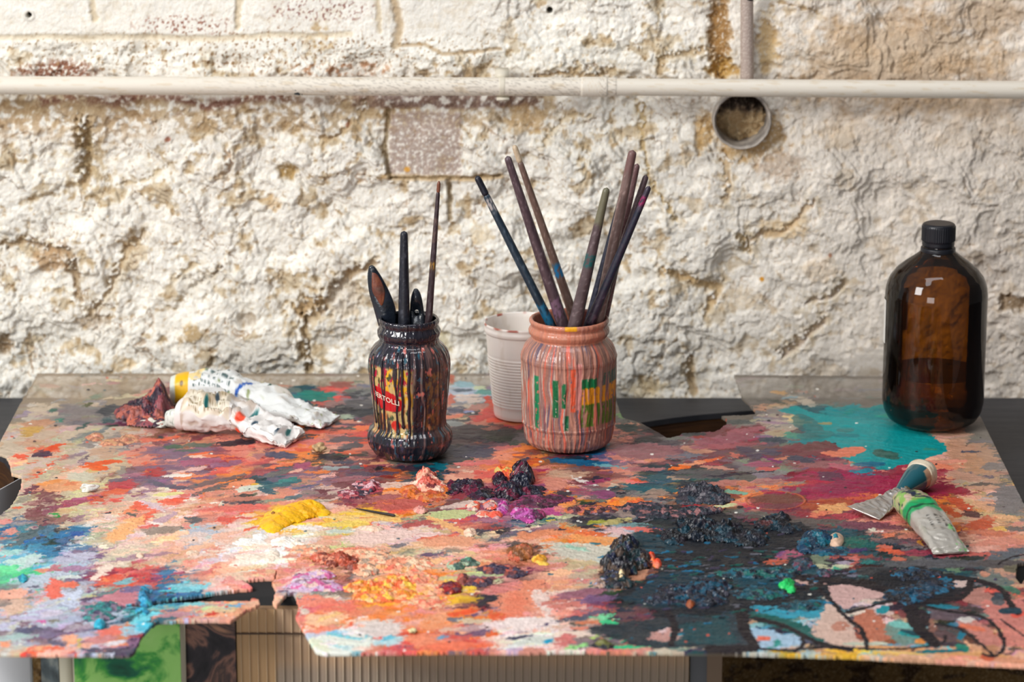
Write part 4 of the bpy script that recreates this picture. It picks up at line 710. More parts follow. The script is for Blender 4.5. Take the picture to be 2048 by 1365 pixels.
# ------------------------------------------------------------------ thick paint standing on the palette (its parts)
M_imp = mat('thick_paint', attr=True, bump=0.5, bscale=900, bdist=0.0006, rough_attr=True)
def heap(name, parts, cols_, hmax=10, clump=9.0, ridge=0.5, gloss=0.35, seed=1, label=None, rag=0.35, step=0.00042, parent=pal, z0=0.0, mix=0.25, hscale=0.72, fine=1.0):
    """parts: ellipses (u, v, ru, rv, height mm)"""
    u0 = min(p[0]-p[2] for p in parts)-8; u1 = max(p[0]+p[2] for p in parts)+8; v0 = min(p[1]-p[3] for p in parts)-6; v1 = max(p[1]+p[3] for p in parts)+6
    a = P(u0, v0); b = P(u1, v0); c = P(u0, v1); d = P(u1, v1)
    x0 = min(a.x, c.x); x1 = max(b.x, d.x); nx = max(int((x1-x0)/step), 12); ny = max(int((a.y-c.y)/(step*1.3)), 10)
    gx, gy, u, v = patch(x0, x1, c.y, a.y, nx, ny)
    sx = gx/0.001; sy = gy/0.001
    e = fbm(sx/11+seed, sy/11, 200+seed, 4); f = fbm(sx/4+seed, sy/4, 230+seed, 3); rg = 1-np.abs(fbm(sx/13+sy/16+seed, sy/6-sx/30, 260+seed, 3))*2.4
    H = np.full(u.shape, -3.0)
    for (pu, pv, ru, rv, hh) in parts:
        r = np.sqrt(((u-pu)/ru)**2+((v-pv)/rv)**2); k = 1-r+rag*e
        H = np.maximum(H, np.where(k > 0, hh*np.sqrt(np.clip(k, 0, 1)), hh*k*2))
    body = np.clip(H, 0, None); hm = max(p[4] for p in parts)
    H = np.where(H > 0, H*(0.75+ridge*(0.38*rg+0.22*f+0.35*e))+0.4*fine*f, H)
    ids, dist = voro(sx/clump+0.5*e+seed*3, sy/clump+0.5*f, seed)
    ids = (ids+0.12*e) % 1.0
    cc = np.array([PAL[c] if isinstance(c, str) else c for c in cols_], float); k = np.clip((ids*len(cc)).astype(int), 0, len(cc)-1)
    C_ = cc[k]; ids2, _ = voro(sx/(clump*0.35)+f, sy/(clump*0.35), seed+7); k2 = np.clip((ids2*len(cc)).astype(int), 0, len(cc)-1)
    mm = (mix*sstep(0.1, 0.4, f+0.2*e))[..., None]; C_ = C_*(1-mm)+cc[k2]*mm+(f*9)[..., None]
    keepv = H > -0.25; kf = keepv[:-1, :-1] & keepv[1:, :-1] & keepv[:-1, 1:] & keepv[1:, 1:]
    if kf.sum() < 4: return None
    H = np.where(H > 0, H*hscale, H); Zh = ZB+z0+np.clip(H, -0.6, None)*0.001
    co = np.stack([gx, gy, Zh], -1).reshape(-1, 3); q = grid_faces(ny, nx, kf)
    co, q, C2 = compact(co, q, lin(np.clip(C_, 3, 255)).reshape(-1, 3))
    me = mesh_np(name, co, q, C2, gloss=np.full(len(co), gloss))
    if parent is None:
        o0 = Vector(co.mean(0)); o0.z = ZB; me.transform(Matrix.Translation(-o0)); o = link(name, me, M_imp, origin=o0)
    else: o = link(name, me, M_imp, parent)
    if label: o['label'] = label
    return o
NAVY = (22, 26, 46); WINE = (110, 24, 54); PEACH = (238, 176, 140)
heap('paint_heap', [(618, 1022, 36, 13, 15), (598, 1028, 42, 14, 14.5), (576, 1035, 40, 15, 14), (556, 1043, 32, 17, 11), (545, 1050, 26, 18, 8), (642, 1027, 20, 8, 6)], [(250, 188, 8), (248, 178, 6), (252, 196, 20)], ridge=0.10, gloss=0.25, seed=3, label='bright yellow paint blob', rag=0.14, clump=25, hscale=0.95, fine=0.12)
heap('paint_heap', [(547, 1040, 10, 5, 13)], [(150, 96, 10), (196, 130, 12)], seed=31, label='ochre hollow in the yellow blob')
heap('paint_heap', [(570, 1086, 30, 9, 7), (590, 1092, 26, 6, 5), (545, 1110, 16, 14, 4), (500, 1086, 36, 8, 3), (520, 1075, 16, 5, 4), (500, 1116, 36, 7, 3)], [(250, 247, 242), (248, 240, 230), (244, 226, 206)], ridge=0.5, seed=4, label='thick white paint', clump=30)
heap('paint_heap', [(850, 962, 22, 15, 17), (858, 975, 34, 16, 13), (830, 975, 14, 10, 6)], [(214, 96, 78), (238, 190, 168), (242, 206, 182), (200, 90, 70), (130, 50, 56), (236, 170, 140)], seed=5, ridge=0.7, label='peach and red lump of paint')
heap('paint_heap', [(822, 985, 22, 13, 8), (858, 995, 34, 12, 7), (890, 982, 22, 10, 5)], [(214, 110, 34), (196, 84, 48), (220, 140, 90), (190, 96, 76)], seed=6, ridge=0.6, clump=6)
heap('paint_heap', [(842, 1023, 17, 6, 7)], [(216, 140, 130), (232, 170, 154)], seed=7, ridge=0.8)
heap('paint_heap', [(735, 974, 30, 9, 6), (706, 990, 32, 9, 5), (742, 975, 14, 10, 9)], [(150, 50, 74), (190, 90, 96), (216, 170, 176), (60, 50, 66), (120, 40, 56)], seed=8, ridge=0.9, clump=6)
heap('paint_heap', [(935, 975, 38, 13, 10), (905, 980, 22, 12, 7), (960, 990, 30, 12, 7)], [NAVY, (60, 20, 44), WINE, (24, 22, 34), (40, 30, 50)], seed=9, ridge=0.7, gloss=0.2, label='near-black wine-coloured paint heap')
heap('paint_heap', [(1045, 958, 24, 24, 20), (1020, 985, 30, 18, 12), (1000, 965, 16, 12, 12), (1060, 985, 32, 10, 7)], [NAVY, (30, 16, 34), WINE, (26, 20, 28), (90, 20, 50), (50, 30, 40), NAVY], seed=10, ridge=0.9, gloss=0.22, label='tall black and crimson paint crust')
heap('paint_heap', [(1016, 950, 16, 10, 11), (998, 945, 10, 8, 8), (1030, 955, 14, 7, 9)], [(236, 96, 40), (240, 150, 60), (226, 84, 50), (214, 190, 110)], seed=11, ridge=0.6)
heap('paint_heap', [(982, 1014, 14, 10, 9), (992, 1032, 14, 10, 6), (945, 1015, 14, 9, 7), (968, 1030, 16, 8, 5)], [(238, 92, 70), (232, 110, 84), (226, 200, 180), (200, 150, 150)], seed=12, ridge=0.8, clump=7, label='coral red paint dab')
heap('paint_heap', [(1006, 1018, 13, 15, 8), (1044, 1030, 26, 10, 8), (1058, 1038, 18, 10, 8)], [(210, 70, 160), (190, 90, 170), (206, 160, 190), (120, 40, 100), (160, 60, 130)], seed=13, ridge=0.8, clump=6, label='magenta paint clump')
heap('paint_heap', [(1075, 1005, 50, 13, 5), (1110, 1000, 40, 9, 4), (1075, 1033, 18, 8, 8)], [(110, 40, 74), (80, 40, 66), (60, 30, 46), (150, 50, 96)], seed=14, ridge=0.9, clump=6)
heap('paint_heap', [(1160, 1022, 34, 9, 5), (1190, 1020, 46, 8, 4)], [(60, 40, 50), (190, 100, 90), (200, 110, 60), (90, 50, 60)], seed=15, ridge=0.9, clump=5)
heap('paint_heap', [(1255, 1006, 46, 8, 5), (1270, 1004, 24, 7, 5)], [(240, 130, 40), (236, 104, 50), (226, 140, 70)], seed=16, ridge=0.6, label='orange paint dab')
heap('paint_heap', [(1038, 1112, 22, 14, 14), (1050, 1107, 16, 12, 12)], [(160, 96, 44), (190, 120, 84), (206, 100, 70), (120, 70, 30)], seed=17, ridge=0.5, label='brown ochre nugget of paint')
heap('paint_heap', [(1078, 1122, 16, 7, 8), (1088, 1130, 12, 4, 4)], [(222, 150, 30), (246, 200, 80)], seed=18, ridge=0.4)
heap('paint_heap', [(680, 1125, 40, 12, 10), (650, 1118, 30, 9, 7), (705, 1135, 16, 9, 8)], [(176, 76, 52), (206, 104, 72), (120, 50, 34), (230, 150, 120), (196, 86, 60)], seed=19, ridge=1.0, clump=6, label='brick red crusted paint')
heap('paint_heap', [(625, 1100, 44, 9, 5), (720, 1108, 60, 10, 5), (760, 1125, 60, 14, 6), (830, 1130, 40, 14, 6), (730, 1140, 30, 14, 7)], [PEACH, (240, 196, 160), (232, 150, 116), (238, 204, 170), (226, 130, 100), (176, 150, 130)], seed=20, ridge=1.0, clump=7, label='peach crust of paint')
heap('paint_heap', [(640, 1152, 34, 8, 6), (620, 1172, 50, 12, 6), (660, 1178, 30, 9, 5), (605, 1160, 24, 10, 4)], [(206, 176, 206), (196, 150, 190), (206, 96, 150), (216, 200, 214), (150, 120, 140), (226, 190, 180)], seed=21, ridge=0.8, clump=7, label='lilac and pink crusted paint')
heap('paint_heap', [(735, 1178, 50, 14, 8), (790, 1170, 44, 16, 8), (750, 1195, 50, 12, 6), (810, 1190, 40, 14, 5)], [(236, 140, 40), (244, 180, 60), (240, 110, 60), (240, 190, 130), (214, 110, 40), (238, 160, 110), (250, 206, 80)], seed=22, ridge=1.0, clump=6, label='orange and yellow crusted paint')
heap('paint_heap', [(830, 1160, 44, 14, 6), (860, 1180, 30, 14, 5), (790, 1140, 44, 10, 6), (850, 1205, 44, 14, 3)], [PEACH, (238, 150, 120), (232, 116, 90), (242, 200, 160), (240, 170, 110)], seed=23, ridge=1.0, clump=6)
heap('paint_heap', [(902, 1180, 26, 11, 11)], [(150, 30, 34), (120, 26, 40), (190, 70, 40), (80, 20, 40)], seed=24, ridge=0.35, gloss=0.12, clump=5, label='shiny dark red paint bead')
heap('paint_heap', [(912, 1133, 20, 10, 7), (935, 1128, 30, 8, 6)], [(60, 130, 106), (90, 110, 96), (170, 190, 160), (60, 90, 80), (200, 120, 90)], seed=25, ridge=0.8, clump=5)
heap('paint_heap', [(1000, 1142, 50, 9, 7), (960, 1168, 34, 9, 6), (1030, 1150, 26, 8, 6), (925, 1162, 12, 10, 7)], [(96, 50, 60), (140, 70, 60), (50, 44, 70), (190, 90, 70), (70, 50, 66)], seed=26, ridge=0.9, clump=6)
heap('paint_heap', [(1250, 1100, 28, 16, 18), (1240, 1135, 38, 22, 22), (1275, 1125, 34, 18, 15), (1232, 1165, 34, 16, 10)], [(28, 28, 34), (20, 50, 56), (44, 36, 36), (24, 24, 40), (60, 46, 34), (30, 40, 70), (86, 70, 60)], seed=27, ridge=0.75, gloss=0.25, clump=8, label='knotted black paint mound with twisted skins')
for q_ in ((1213, 1133, 12, 12, 9), (1200, 1170, 16, 9, 8)): heap('paint_heap', [q_], [(186, 150, 130), (150, 120, 110), (160, 170, 200), (90, 70, 70), (206, 190, 180)], seed=28, ridge=0.8, clump=4, rag=0.2)
heap('paint_heap', [(1243, 1162, 9, 7, 17)], [(246, 220, 170)], seed=29, ridge=0.4)
heap('paint_heap', [(1302, 1122, 10, 9, 13), (1314, 1132, 9, 8, 9)], [(244, 70, 26), (236, 130, 100), (240, 150, 60)], seed=30, ridge=0.4, label='vivid orange-red paint speck')
DK = [(16, 18, 26), (20, 24, 34), (12, 14, 20), (18, 30, 46), (12, 44, 58), (30, 24, 36), (12, 60, 76)]
heap('paint_heap', [(1400, 1062, 50, 22, 15), (1350, 1075, 30, 16, 9), (1450, 1068, 40, 20, 13), (1500, 1080, 40, 16, 10)], DK, seed=32, ridge=0.8, gloss=0.3, label='black paint mound')
heap('paint_heap', [(1545, 1050, 36, 12, 9), (1560, 1040, 24, 8, 10), (1580, 1062, 26, 7, 6)], DK+[(84, 40, 40)], seed=33, ridge=0.9, gloss=0.35)
heap('paint_heap', [(1400, 988, 44, 16, 12), (1430, 1000, 36, 12, 9), (1380, 1000, 30, 12, 6)], [(40, 40, 52), (60, 56, 66), (34, 36, 48), (90, 84, 92), (30, 56, 70)], seed=34, ridge=0.9, clump=6, label='charcoal grey crusted paint')
heap('paint_heap', [(1290, 1018, 50, 10, 6), (1330, 1030, 60, 9, 5), (1400, 1025, 40, 8, 7)], [(40, 40, 54), (60, 54, 66), (30, 40, 50), (150, 100, 100)], seed=35, ridge=1.0, clump=5)
heap('paint_heap', [(1370, 1190, 60, 20, 8), (1330, 1200, 50, 12, 6), (1420, 1180, 40, 20, 9), (1400, 1205, 60, 10, 7)], [(20, 26, 40), (20, 60, 84), (24, 34, 50), (16, 80, 104), (36, 32, 52), (22, 24, 34)], seed=36, ridge=0.9, gloss=0.2, clump=6, label='blue-black wet paint mass')
heap('paint_heap', [(1380, 1213, 10, 7, 9)], [(150, 74, 34)], seed=37, ridge=0.3)
heap('paint_heap', [(1500, 1150, 70, 9, 6), (1560, 1150, 40, 12, 6), (1600, 1215, 46, 10, 5), (1520, 1190, 60, 12, 5)], [(12, 70, 84), (16, 90, 110), (20, 40, 54), (12, 96, 90), (24, 28, 40)], seed=38, ridge=0.9, gloss=0.22, clump=6, label='teal paint ridge')
heap('paint_heap', [(1574, 1172, 16, 9, 9), (1582, 1182, 12, 7, 8)], [(26, 200, 96), (40, 210, 110), (16, 150, 80)], seed=39, ridge=0.6, gloss=0.2, label='emerald green paint dab')
heap('paint_heap', [(1635, 1082, 30, 16, 13), (1610, 1095, 18, 14, 8), (1660, 1104, 40, 10, 5)], [(6, 54, 84), (10, 80, 110), (8, 44, 66), (10, 96, 116)], seed=40, ridge=0.5, gloss=0.18, label='glossy deep teal paint curl')
heap('paint_heap', [(1672, 1084, 16, 14, 12)], [(226, 188, 160)], seed=41, ridge=0.15, rag=0.1)
heap('paint_heap', [(1671, 1084, 11, 9, 14)], [(10, 130, 146), (8, 110, 130)], seed=42, ridge=0.15, rag=0.1)
heap('paint_heap', [(1605, 1130, 22, 12, 6), (1650, 1148, 20, 8, 6)], [(60, 70, 80), (30, 40, 60), (110, 60, 80), (40, 90, 110)], seed=43, ridge=0.9, clump=5)
heap('paint_heap', [(1830, 1150, 50, 12, 5), (1820, 1190, 50, 20, 5), (1870, 1175, 40, 16, 4)], [(16, 60, 84), (24, 28, 40), (14, 96, 130), (20, 22, 30), (30, 40, 60)], seed=44, ridge=0.9, gloss=0.25, clump=6, label='blue-black paint patch')
heap('paint_heap', [(215, 1215, 30, 10, 5), (195, 1235, 34, 12, 6), (180, 1222, 24, 8, 4)], [(40, 120, 116), (60, 140, 140), (70, 60, 90), (30, 90, 100), (130, 110, 130)], seed=45, ridge=1.0, clump=5, label='teal flaking paint')
heap('paint_heap', [(199, 1253, 12, 9, 10)], [(44, 180, 206), (30, 160, 190)], seed=46, ridge=0.3, label='cyan paint bead')
heap('paint_heap', [(45, 1160, 10, 8, 9)], [(44, 160, 180), (20, 120, 150)], seed=47, ridge=0.3, label='cyan paint bead')
heap('paint_heap', [(288, 1195, 12, 16, 8), (283, 1225, 16, 8, 5), (293, 1212, 12, 9, 7)], [(40, 150, 190), (20, 110, 150), (60, 180, 200), (20, 90, 100)], seed=48, ridge=0.8, clump=6)
heap('paint_heap', [(190, 876, 18, 8, 5), (225, 886, 26, 7, 4), (262, 880, 20, 9, 5)], [(222, 156, 120), (190, 120, 96), (200, 150, 110), (160, 110, 90)], seed=49, ridge=1.0, clump=5)
heap('paint_heap', [(1206, 1294, 22, 8, 8)], [(40, 42, 50), (30, 30, 38), (110, 110, 50)], seed=50, ridge=0.5)
for i_, q_ in enumerate(((280, 1114, 8, 4, 4), (385, 1108, 14, 6, 4), (745, 1060, 22, 6, 5), (940, 1068, 14, 7, 6), (1075, 1013, 6, 5, 4))):
    heap('paint_heap', [q_], [(236, 196, 170), (240, 214, 190)], seed=51+i_, ridge=0.9, clump=5, rag=0.2)
# %%OBJECTS%%

# ================================================================== JARS, CUP, BOTTLE
def curved_text(name, txt, size, th0, z0, R, m, parent, slope=0.0, lift=0.0004, bold=0.0):
    cu = bpy.data.curves.new(name, 'FONT'); cu.body = txt; cu.size = size; cu.align_x = 'CENTER'; cu.offset = bold; cu.resolution_u = 3
    ob = bpy.data.objects.new(name, cu); S.collection.objects.link(ob); bpy.context.view_layer.update()
    me = bpy.data.meshes.new_from_object(ob.evaluated_get(bpy.context.evaluated_depsgraph_get()))
    S.collection.objects.unlink(ob); bpy.data.objects.remove(ob)
    import bmesh
    bm = bmesh.new(); bm.from_mesh(me); bmesh.ops.triangulate(bm, faces=bm.faces[:])
    for _ in range(1): bmesh.ops.subdivide_edges(bm, edges=[e for e in bm.edges if e.calc_length() > size*0.3], cuts=1)
    for v in bm.verts:
        r = R(z0+v.co.y) if callable(R) else R; th = th0+v.co.x/r; z = z0+v.co.y+slope*v.co.x; r += lift
        v.co = (r*math.sin(th), -r*math.cos(th), z)
    bm.to_mesh(me); bm.free(); me.name = name
    o = bpy.data.objects.new(name, me); S.collection.objects.link(o); me.materials.clear(); me.materials.append(m); o.parent = parent
    return o
def mixc(C, m, col): m = np.clip(m, 0, 1)[..., None]; return C*(1-m)+np.array(col, float)*m
M_glaze = mat('wet_paint_glass', rough=0.13, attr=True, bump=0.35, bscale=260, bdist=0.001, coat=0.6)
M_glaze2 = mat('dried_paint_glass', rough=0.3, attr=True, bump=0.35, bscale=300, bdist=0.001, coat=0.15)
# ---- dark jar
dj = P(820, 906, ZB+0.0012); sd = scale_at(dj)/math.cos(0.0)
jar1 = empty('paint_jar', dj, 'black paint-dripped glass jar with red and yellow label holding four tools', 'jar')
prof1 = [(0, 1), (58, 0), (72, 4), (82, 20), (85, 36), (82, 50), (72, 60), (71, 72), (74, 100), (78, 140), (81, 175), (81, 196), (77, 212), (68, 225), (60, 231), (58, 238), (62, 245), (63, 254), (59, 261), (57, 266), (60, 271),
         (60, 277), (58, 280), (55, 280), (53, 276), (53, 238), (62, 222), (73, 200), (70, 140), (64, 70), (60, 8), (0, 8)]
def c1(TH, Z, R, T):
    h = Z/sd; d = fbm(TH*7, h/160, 301, 3); d2 = fbm(TH*16, h/70, 302, 3); n = fbm(TH*9, h/14, 303, 4)
    C = np.ones(TH.shape+(3,))*np.array([26, 26, 38.])
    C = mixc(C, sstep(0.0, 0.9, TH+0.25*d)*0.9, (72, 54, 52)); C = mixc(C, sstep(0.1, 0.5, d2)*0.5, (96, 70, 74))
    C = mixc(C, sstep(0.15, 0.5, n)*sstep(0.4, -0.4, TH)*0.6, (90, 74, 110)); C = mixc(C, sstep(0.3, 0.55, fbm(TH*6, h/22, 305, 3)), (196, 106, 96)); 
    C = mixc(C, sstep(0.35, 0.6, fbm(TH*8, h/18, 306, 3)), (40, 90, 110))
    lab = sstep(50, 56, h)*sstep(198, 190, h)*sstep(-1.35, -1.25, TH)*sstep(0.16, 0.06, TH)
    L = np.ones(C.shape)*np.array([206, 178, 116.])
    L = mixc(L, sstep(0.0, 0.3, fbm(TH*9, h/24, 307, 3))*(h > 150), (60, 74, 30)); L = mixc(L, sstep(0.05, 0.3, fbm(TH*7+4, h/18, 308, 3))*(h > 135), (180, 20, 60))
    L = mixc(L, sstep(0.0, 0.25, fbm(TH*8, h/16, 309, 3))*(h > 115)*(TH > -0.6), (236, 176, 30)); L = mixc(L, sstep(0.1, 0.3, fbm(TH*10, h/20, 310, 2))*(h < 110), (190, 120, 70))
    L = mixc(L, sstep(0.15, 0.4, fbm(TH*10, h/14, 311, 3))*(h < 120), (70, 84, 50)); L = mixc(L, sstep(12, 8, np.hypot((TH+0.36)*70, h-76)), (214, 50, 36))
    hh = h-(128-16*(TH+0.7)); oval = sstep(1.08, 0.96, np.sqrt(((TH+0.72)/0.60)**2+(hh/21)**2)); L = mixc(L, oval, (200, 22, 30))
    C = C*(1-lab[..., None])+L*lab[..., None]
    r2 = sstep(0.42, 0.46, TH)*sstep(0.98, 0.93, TH)*sstep(62, 66, h)*sstep(186, 180, h); C = mixc(C, r2*0.65*sstep(-0.3, 0.2, n), (150, 104, 50))
    st = np.sin(TH*17+5*fbm(TH*3, h/200, 312, 2)); drip = sstep(0.62, 0.9, st+0.6*d2)*(h < 235); C = mixc(C, drip*0.92, (22, 20, 30))
    C = mixc(C, (sstep(0.75, 0.98, np.sin(TH*17+1.9+5*fbm(TH*3, h/200, 312, 2))+0.3*d2))*sstep(-0.2, 0.3, TH)*0.6, (140, 104, 96))
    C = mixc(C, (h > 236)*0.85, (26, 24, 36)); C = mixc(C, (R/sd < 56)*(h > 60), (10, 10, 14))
    return lin(np.clip(C, 2, 255)).reshape(-1, 3)
def rad1(TH, Z, R, T):
    h = Z/sd; out = (T < 0.66)
    return out*sd*(1.0*np.sin(TH*17+5*fbm(TH*3, h/200, 312, 2))*sstep(232, 210, h)*sstep(5, 30, h)+1.0*fbm(TH*10, h/30, 313, 3)+(h > 236)*0.8*fbm(TH*6, h/12, 314, 2))
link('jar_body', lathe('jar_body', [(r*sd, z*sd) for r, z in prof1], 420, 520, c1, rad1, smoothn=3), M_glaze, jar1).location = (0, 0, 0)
def fixloc(o): o.location = (0, 0, 0); return o
def link0(name, me, m, parent, smooth=True):       # mesh already in the parent's own space
    o = bpy.data.objects.new(name, me); S.collection.objects.link(o); me.materials.append(m)
    if smooth: me.polygons.foreach_set('use_smooth', np.ones(len(me.polygons), bool))
    o.parent = parent; return o
# redo the body in local space
bd = [c for c in jar1.children][0]; me_ = bd.data; me_.transform(Matrix.Translation(dj))
M_ltr = mat('label_white', (236, 220, 200), 0.35); M_ltd = mat('label_dark', (44, 40, 34), 0.4)
R1 = lambda z: np.interp(z/sd, [50, 72, 100, 140, 175], [73, 71.5, 74.5, 78.5, 81.5])*sd
curved_text('label_lettering', 'BERTOLLI', 14.5*sd, -0.62, 126*sd, R1, M_ltr, jar1, slope=-0.22, lift=0.0009, bold=0.0001)
for i, (t_x, zz, sz) in enumerate((('OLIVO', 92, 13), ('GUSTO', 76, 13))): pass
# drips that run over the lettering
for th, z1, z0_, w in ((-0.99, 215, 60, 2.0), (-0.70, 220, 52, 1.8), (-0.30, 225, 58, 2.0), (-1.15, 214, 70, 2.4), (-0.15, 222, 70, 2.4), (0.02, 226, 20, 3.0)):
    pts_ = [(th+0.012*math.sin(z/9.0), z) for z in np.linspace(z1, z0_, 50)]
    rr = [float(np.interp(z, [20, 50, 60, 72, 100, 140, 175, 196, 212, 226], [82, 82, 73, 71.5, 74.5, 78.5, 81.5, 81.5, 77.5, 67]))+0.9 for _, z in pts_]
    n = 8; co = []; 
    for (t0, z), r in zip(pts_, rr):
        ww = w*(1.5 if z < z0_+8 else 1.0)*(0.2 if z == z0_ else 1)
        for k in range(n):
            a = 2*math.pi*k/n; rq = (r+ww*0.45*math.cos(a)); tq = t0+ww*math.sin(a)/r; co.append((rq*sd*math.sin(tq), -rq*sd*math.cos(tq), z*sd))
    q_ = [[i*n+k, i*n+(k+1) % n, (i+1)*n+(k+1) % n, (i+1)*n+k] for i in range(len(pts_)-1) for k in range(n)]
    link0('paint_drip', mesh_np('paint_drip', co, q_, np.tile(lin((24, 20, 34)), (len(co), 1))), M_glaze, jar1)

# ---- pink jar
pj = P(1137, 888, ZB+0.0012); sp_ = scale_at(pj)
jar2 = empty('brush_jar', pj, 'glass jar coated in dripping salmon pink paint holding the long brushes', 'jar')
prof2 = [(0, 1), (66, 0), (78, 4), (86, 14), (89, 30), (90, 45), (92, 50), (93, 90), (94, 150), (94.5, 183), (94, 190), (90, 201), (83, 212), (76, 219), (74, 224), (78, 229), (80.5, 235), (79, 241), (75, 245), (76, 249), (79, 253), (79, 258),
         (77, 261), (73, 261), (71, 257), (71, 222), (80, 205), (87, 185), (86, 100), (82, 20), (60, 8), (0, 8)]
def c2(TH, Z, R, T):
    h = Z/sp_; wob = 0.05*fbm(TH*2, h/60, 320, 2); d = fbm((TH+wob)*9, h/260, 321, 3); d2 = fbm((TH+wob)*13, h/110, 322, 3); n = fbm(TH*12, h/12, 323, 4)
    C = np.ones(TH.shape+(3,))*np.array([158, 112, 98.])
    C = mixc(C, sstep(0.0, 0.35, d2)*0.8, (208, 146, 124)); C = mixc(C, sstep(0.05, 0.35, d)*0.7, (136, 108, 106)); C = mixc(C, sstep(0.25, 0.5, fbm((TH+wob)*16, h/180, 325, 2)), (96, 84, 104))
    C = mixc(C, sstep(0.2, 0.45, fbm((TH+wob)*14+5, h/200, 326, 2))*(TH < 0)*sstep(190, 150, h), (196, 184, 172)); C = mixc(C, sstep(0.25, 0.5, fbm((TH+wob)*12+9, h/150, 327, 2)), (214, 106, 86))
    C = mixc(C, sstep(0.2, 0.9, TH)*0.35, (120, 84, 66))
    cov = sstep(0.18, 0.02, d2+0.25*d)     # where the label shows between drips
    G = lambda t0, t1, h0, h1: sstep(t0-0.02, t0+0.02, TH)*sstep(t1+0.02, t1-0.02, TH)*sstep(h0-2, h0+2, h)*sstep(h1+2, h1-2, h)
    for g, col, am in ((G(0.2, 0.62, 138, 158), (0, 110, 62), 1), (G(0.2, 1.5, 104, 140), (226, 146, 20), 0.95), (G(0.25, 1.5, 60, 106), (70, 110, 24), 0.9), (G(0.8, 1.5, 140, 165), (60, 92, 80), 0.8),
                       (G(-0.82, -0.70, 52, 160), (20, 130, 84), 1), (G(-0.36, -0.24, 80, 156), (0, 104, 60), 1), (G(-0.16, -0.08, 100, 150), (0, 104, 60), 1), (G(-0.10, -0.02, 54, 84), (0, 96, 58), 1)):
        C = mixc(C, g*am*(cov if g.max() > 0 and am < 1 else 1)*sstep(-0.55, -0.2, n), col)
    C = mixc(C, G(0.02, 0.13, 92, 180)*sstep(-0.6, -0.1, n), (226, 92, 60)); C = mixc(C, G(0.13, 0.26, 96, 190), (196, 126, 118))
    C = mixc(C, sstep(0.35, 0.6, fbm(TH*10, h/60, 329, 3))*(h < 70)*0.8, (104, 76, 84)); C = mixc(C, sstep(0.2, 0.5, n)*(h < 60)*0.7, (214, 160, 140))
    C = mixc(C, (h > 222)*0.8, (206, 132, 104)); C = mixc(C, (h > 252)*sstep(-0.14, -0.1, TH)*sstep(0.2, 0.16, TH), (240, 170, 30)); C = mixc(C, (h > 226)*sstep(0.9, 1.3, TH)*0.7, (90, 50, 50))
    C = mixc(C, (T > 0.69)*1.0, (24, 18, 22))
    return lin(np.clip(C, 2, 255)).reshape(-1, 3)
def rad2(TH, Z, R, T):
    h = Z/sp_; wob = 0.05*fbm(TH*2, h/60, 320, 2)
    return (T < 0.66)*sp_*(2.6*fbm((TH+wob)*13, h/110, 322, 3)*sstep(225, 200, h)+1.0*fbm(TH*8, h/30, 331, 3)+1.0*(np.abs(h-48) < 3)+0.8*sstep(6, 2, np.abs(h-183)))
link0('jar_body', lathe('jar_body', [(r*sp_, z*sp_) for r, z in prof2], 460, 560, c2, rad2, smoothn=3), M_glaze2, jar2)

# ---- plastic cup
cj = P(1045, 831, ZB+0.001); sc = scale_at(cj)
cup = empty('plastic_cup', cj, 'white ribbed disposable plastic cup behind the pink jar', 'cup')
prof = [(0, 2), (50, 0), (56, 2), (57.5, 8), (58, 22)]
for k in range(17): prof += [(59+0.62*k, 26+6.1*k), (60.6+0.62*k, 29+6.1*k), (59.2+0.62*k, 32+6.1*k)]
prof += [(70, 134), (72.5, 168), (73, 173), (76, 176), (77, 181), (76, 187), (77, 192), (75.5, 195), (73.5, 193), (72, 186), (66, 120), (57, 30), (54, 6), (0, 6)]
def cc_(TH, Z, R, T):
    h = Z/sc; C = np.ones(TH.shape+(3,))*np.array([238, 230, 222.])
    inn = (T > 0.765); C = mixc(C, inn*sstep(60, 150, h)*sstep(-0.5, 0.3, fbm(TH*2, h/40, 341, 3)), (222, 178, 146))
    C = mixc(C, (np.abs(h-193) < 3.2)*sstep(0.1, 0.4, fbm(TH*2.2, h/60, 342, 2)), (170, 96, 80)); C = mixc(C, sstep(0.2, 0.6, fbm(TH*4, h/50, 343, 3))*0.3, (210, 196, 180))
    return lin(C).reshape(-1, 3)
M_cup = mat('cup_plastic', rough=0.32, attr=True); M_cup.node_tree.nodes['Principled BSDF'].inputs['Subsurface Weight'].default_value = 0.15
M_cup.node_tree.nodes['Principled BSDF'].inputs['Subsurface Radius'].default_value = (0.01, 0.008, 0.006)
link0('cup_body', lathe('cup_body', [(r*sc, z*sc) for r, z in prof], 200, 520, cc_, smoothn=1), M_cup, cup)

# ---- amber bottle
bj = P(1864, 846, ZB+0.0012); sb = scale_at(bj)
bot = empty('amber_bottle', bj, 'large brown glass bottle with black cap, partly filled with liquid', 'bottle')
M_amb = bpy.data.materials.new('amber_glass'); M_amb.use_nodes = True; t = M_amb.node_tree; t.nodes.clear()
o_ = t.nodes.new('ShaderNodeOutputMaterial'); tr = t.nodes.new('ShaderNodeBsdfTransparent'); gl_ = t.nodes.new('ShaderNodeBsdfGlossy'); mx = t.nodes.new('ShaderNodeMixShader'); fr_ = t.nodes.new('ShaderNodeFresnel')
df = t.nodes.new('ShaderNodeBsdfDiffuse'); mx2 = t.nodes.new('ShaderNodeMixShader'); nz = t.nodes.new('ShaderNodeTexNoise'); tcx = t.nodes.new('ShaderNodeTexCoord'); mpx = t.nodes.new('ShaderNodeMapping')
mpx.inputs['Scale'].default_value = (1, 1, 0.12); nz.inputs['Scale'].default_value = 60; t.links.new(tcx.outputs['Object'], mpx.inputs[0]); t.links.new(mpx.outputs[0], nz.inputs[0])
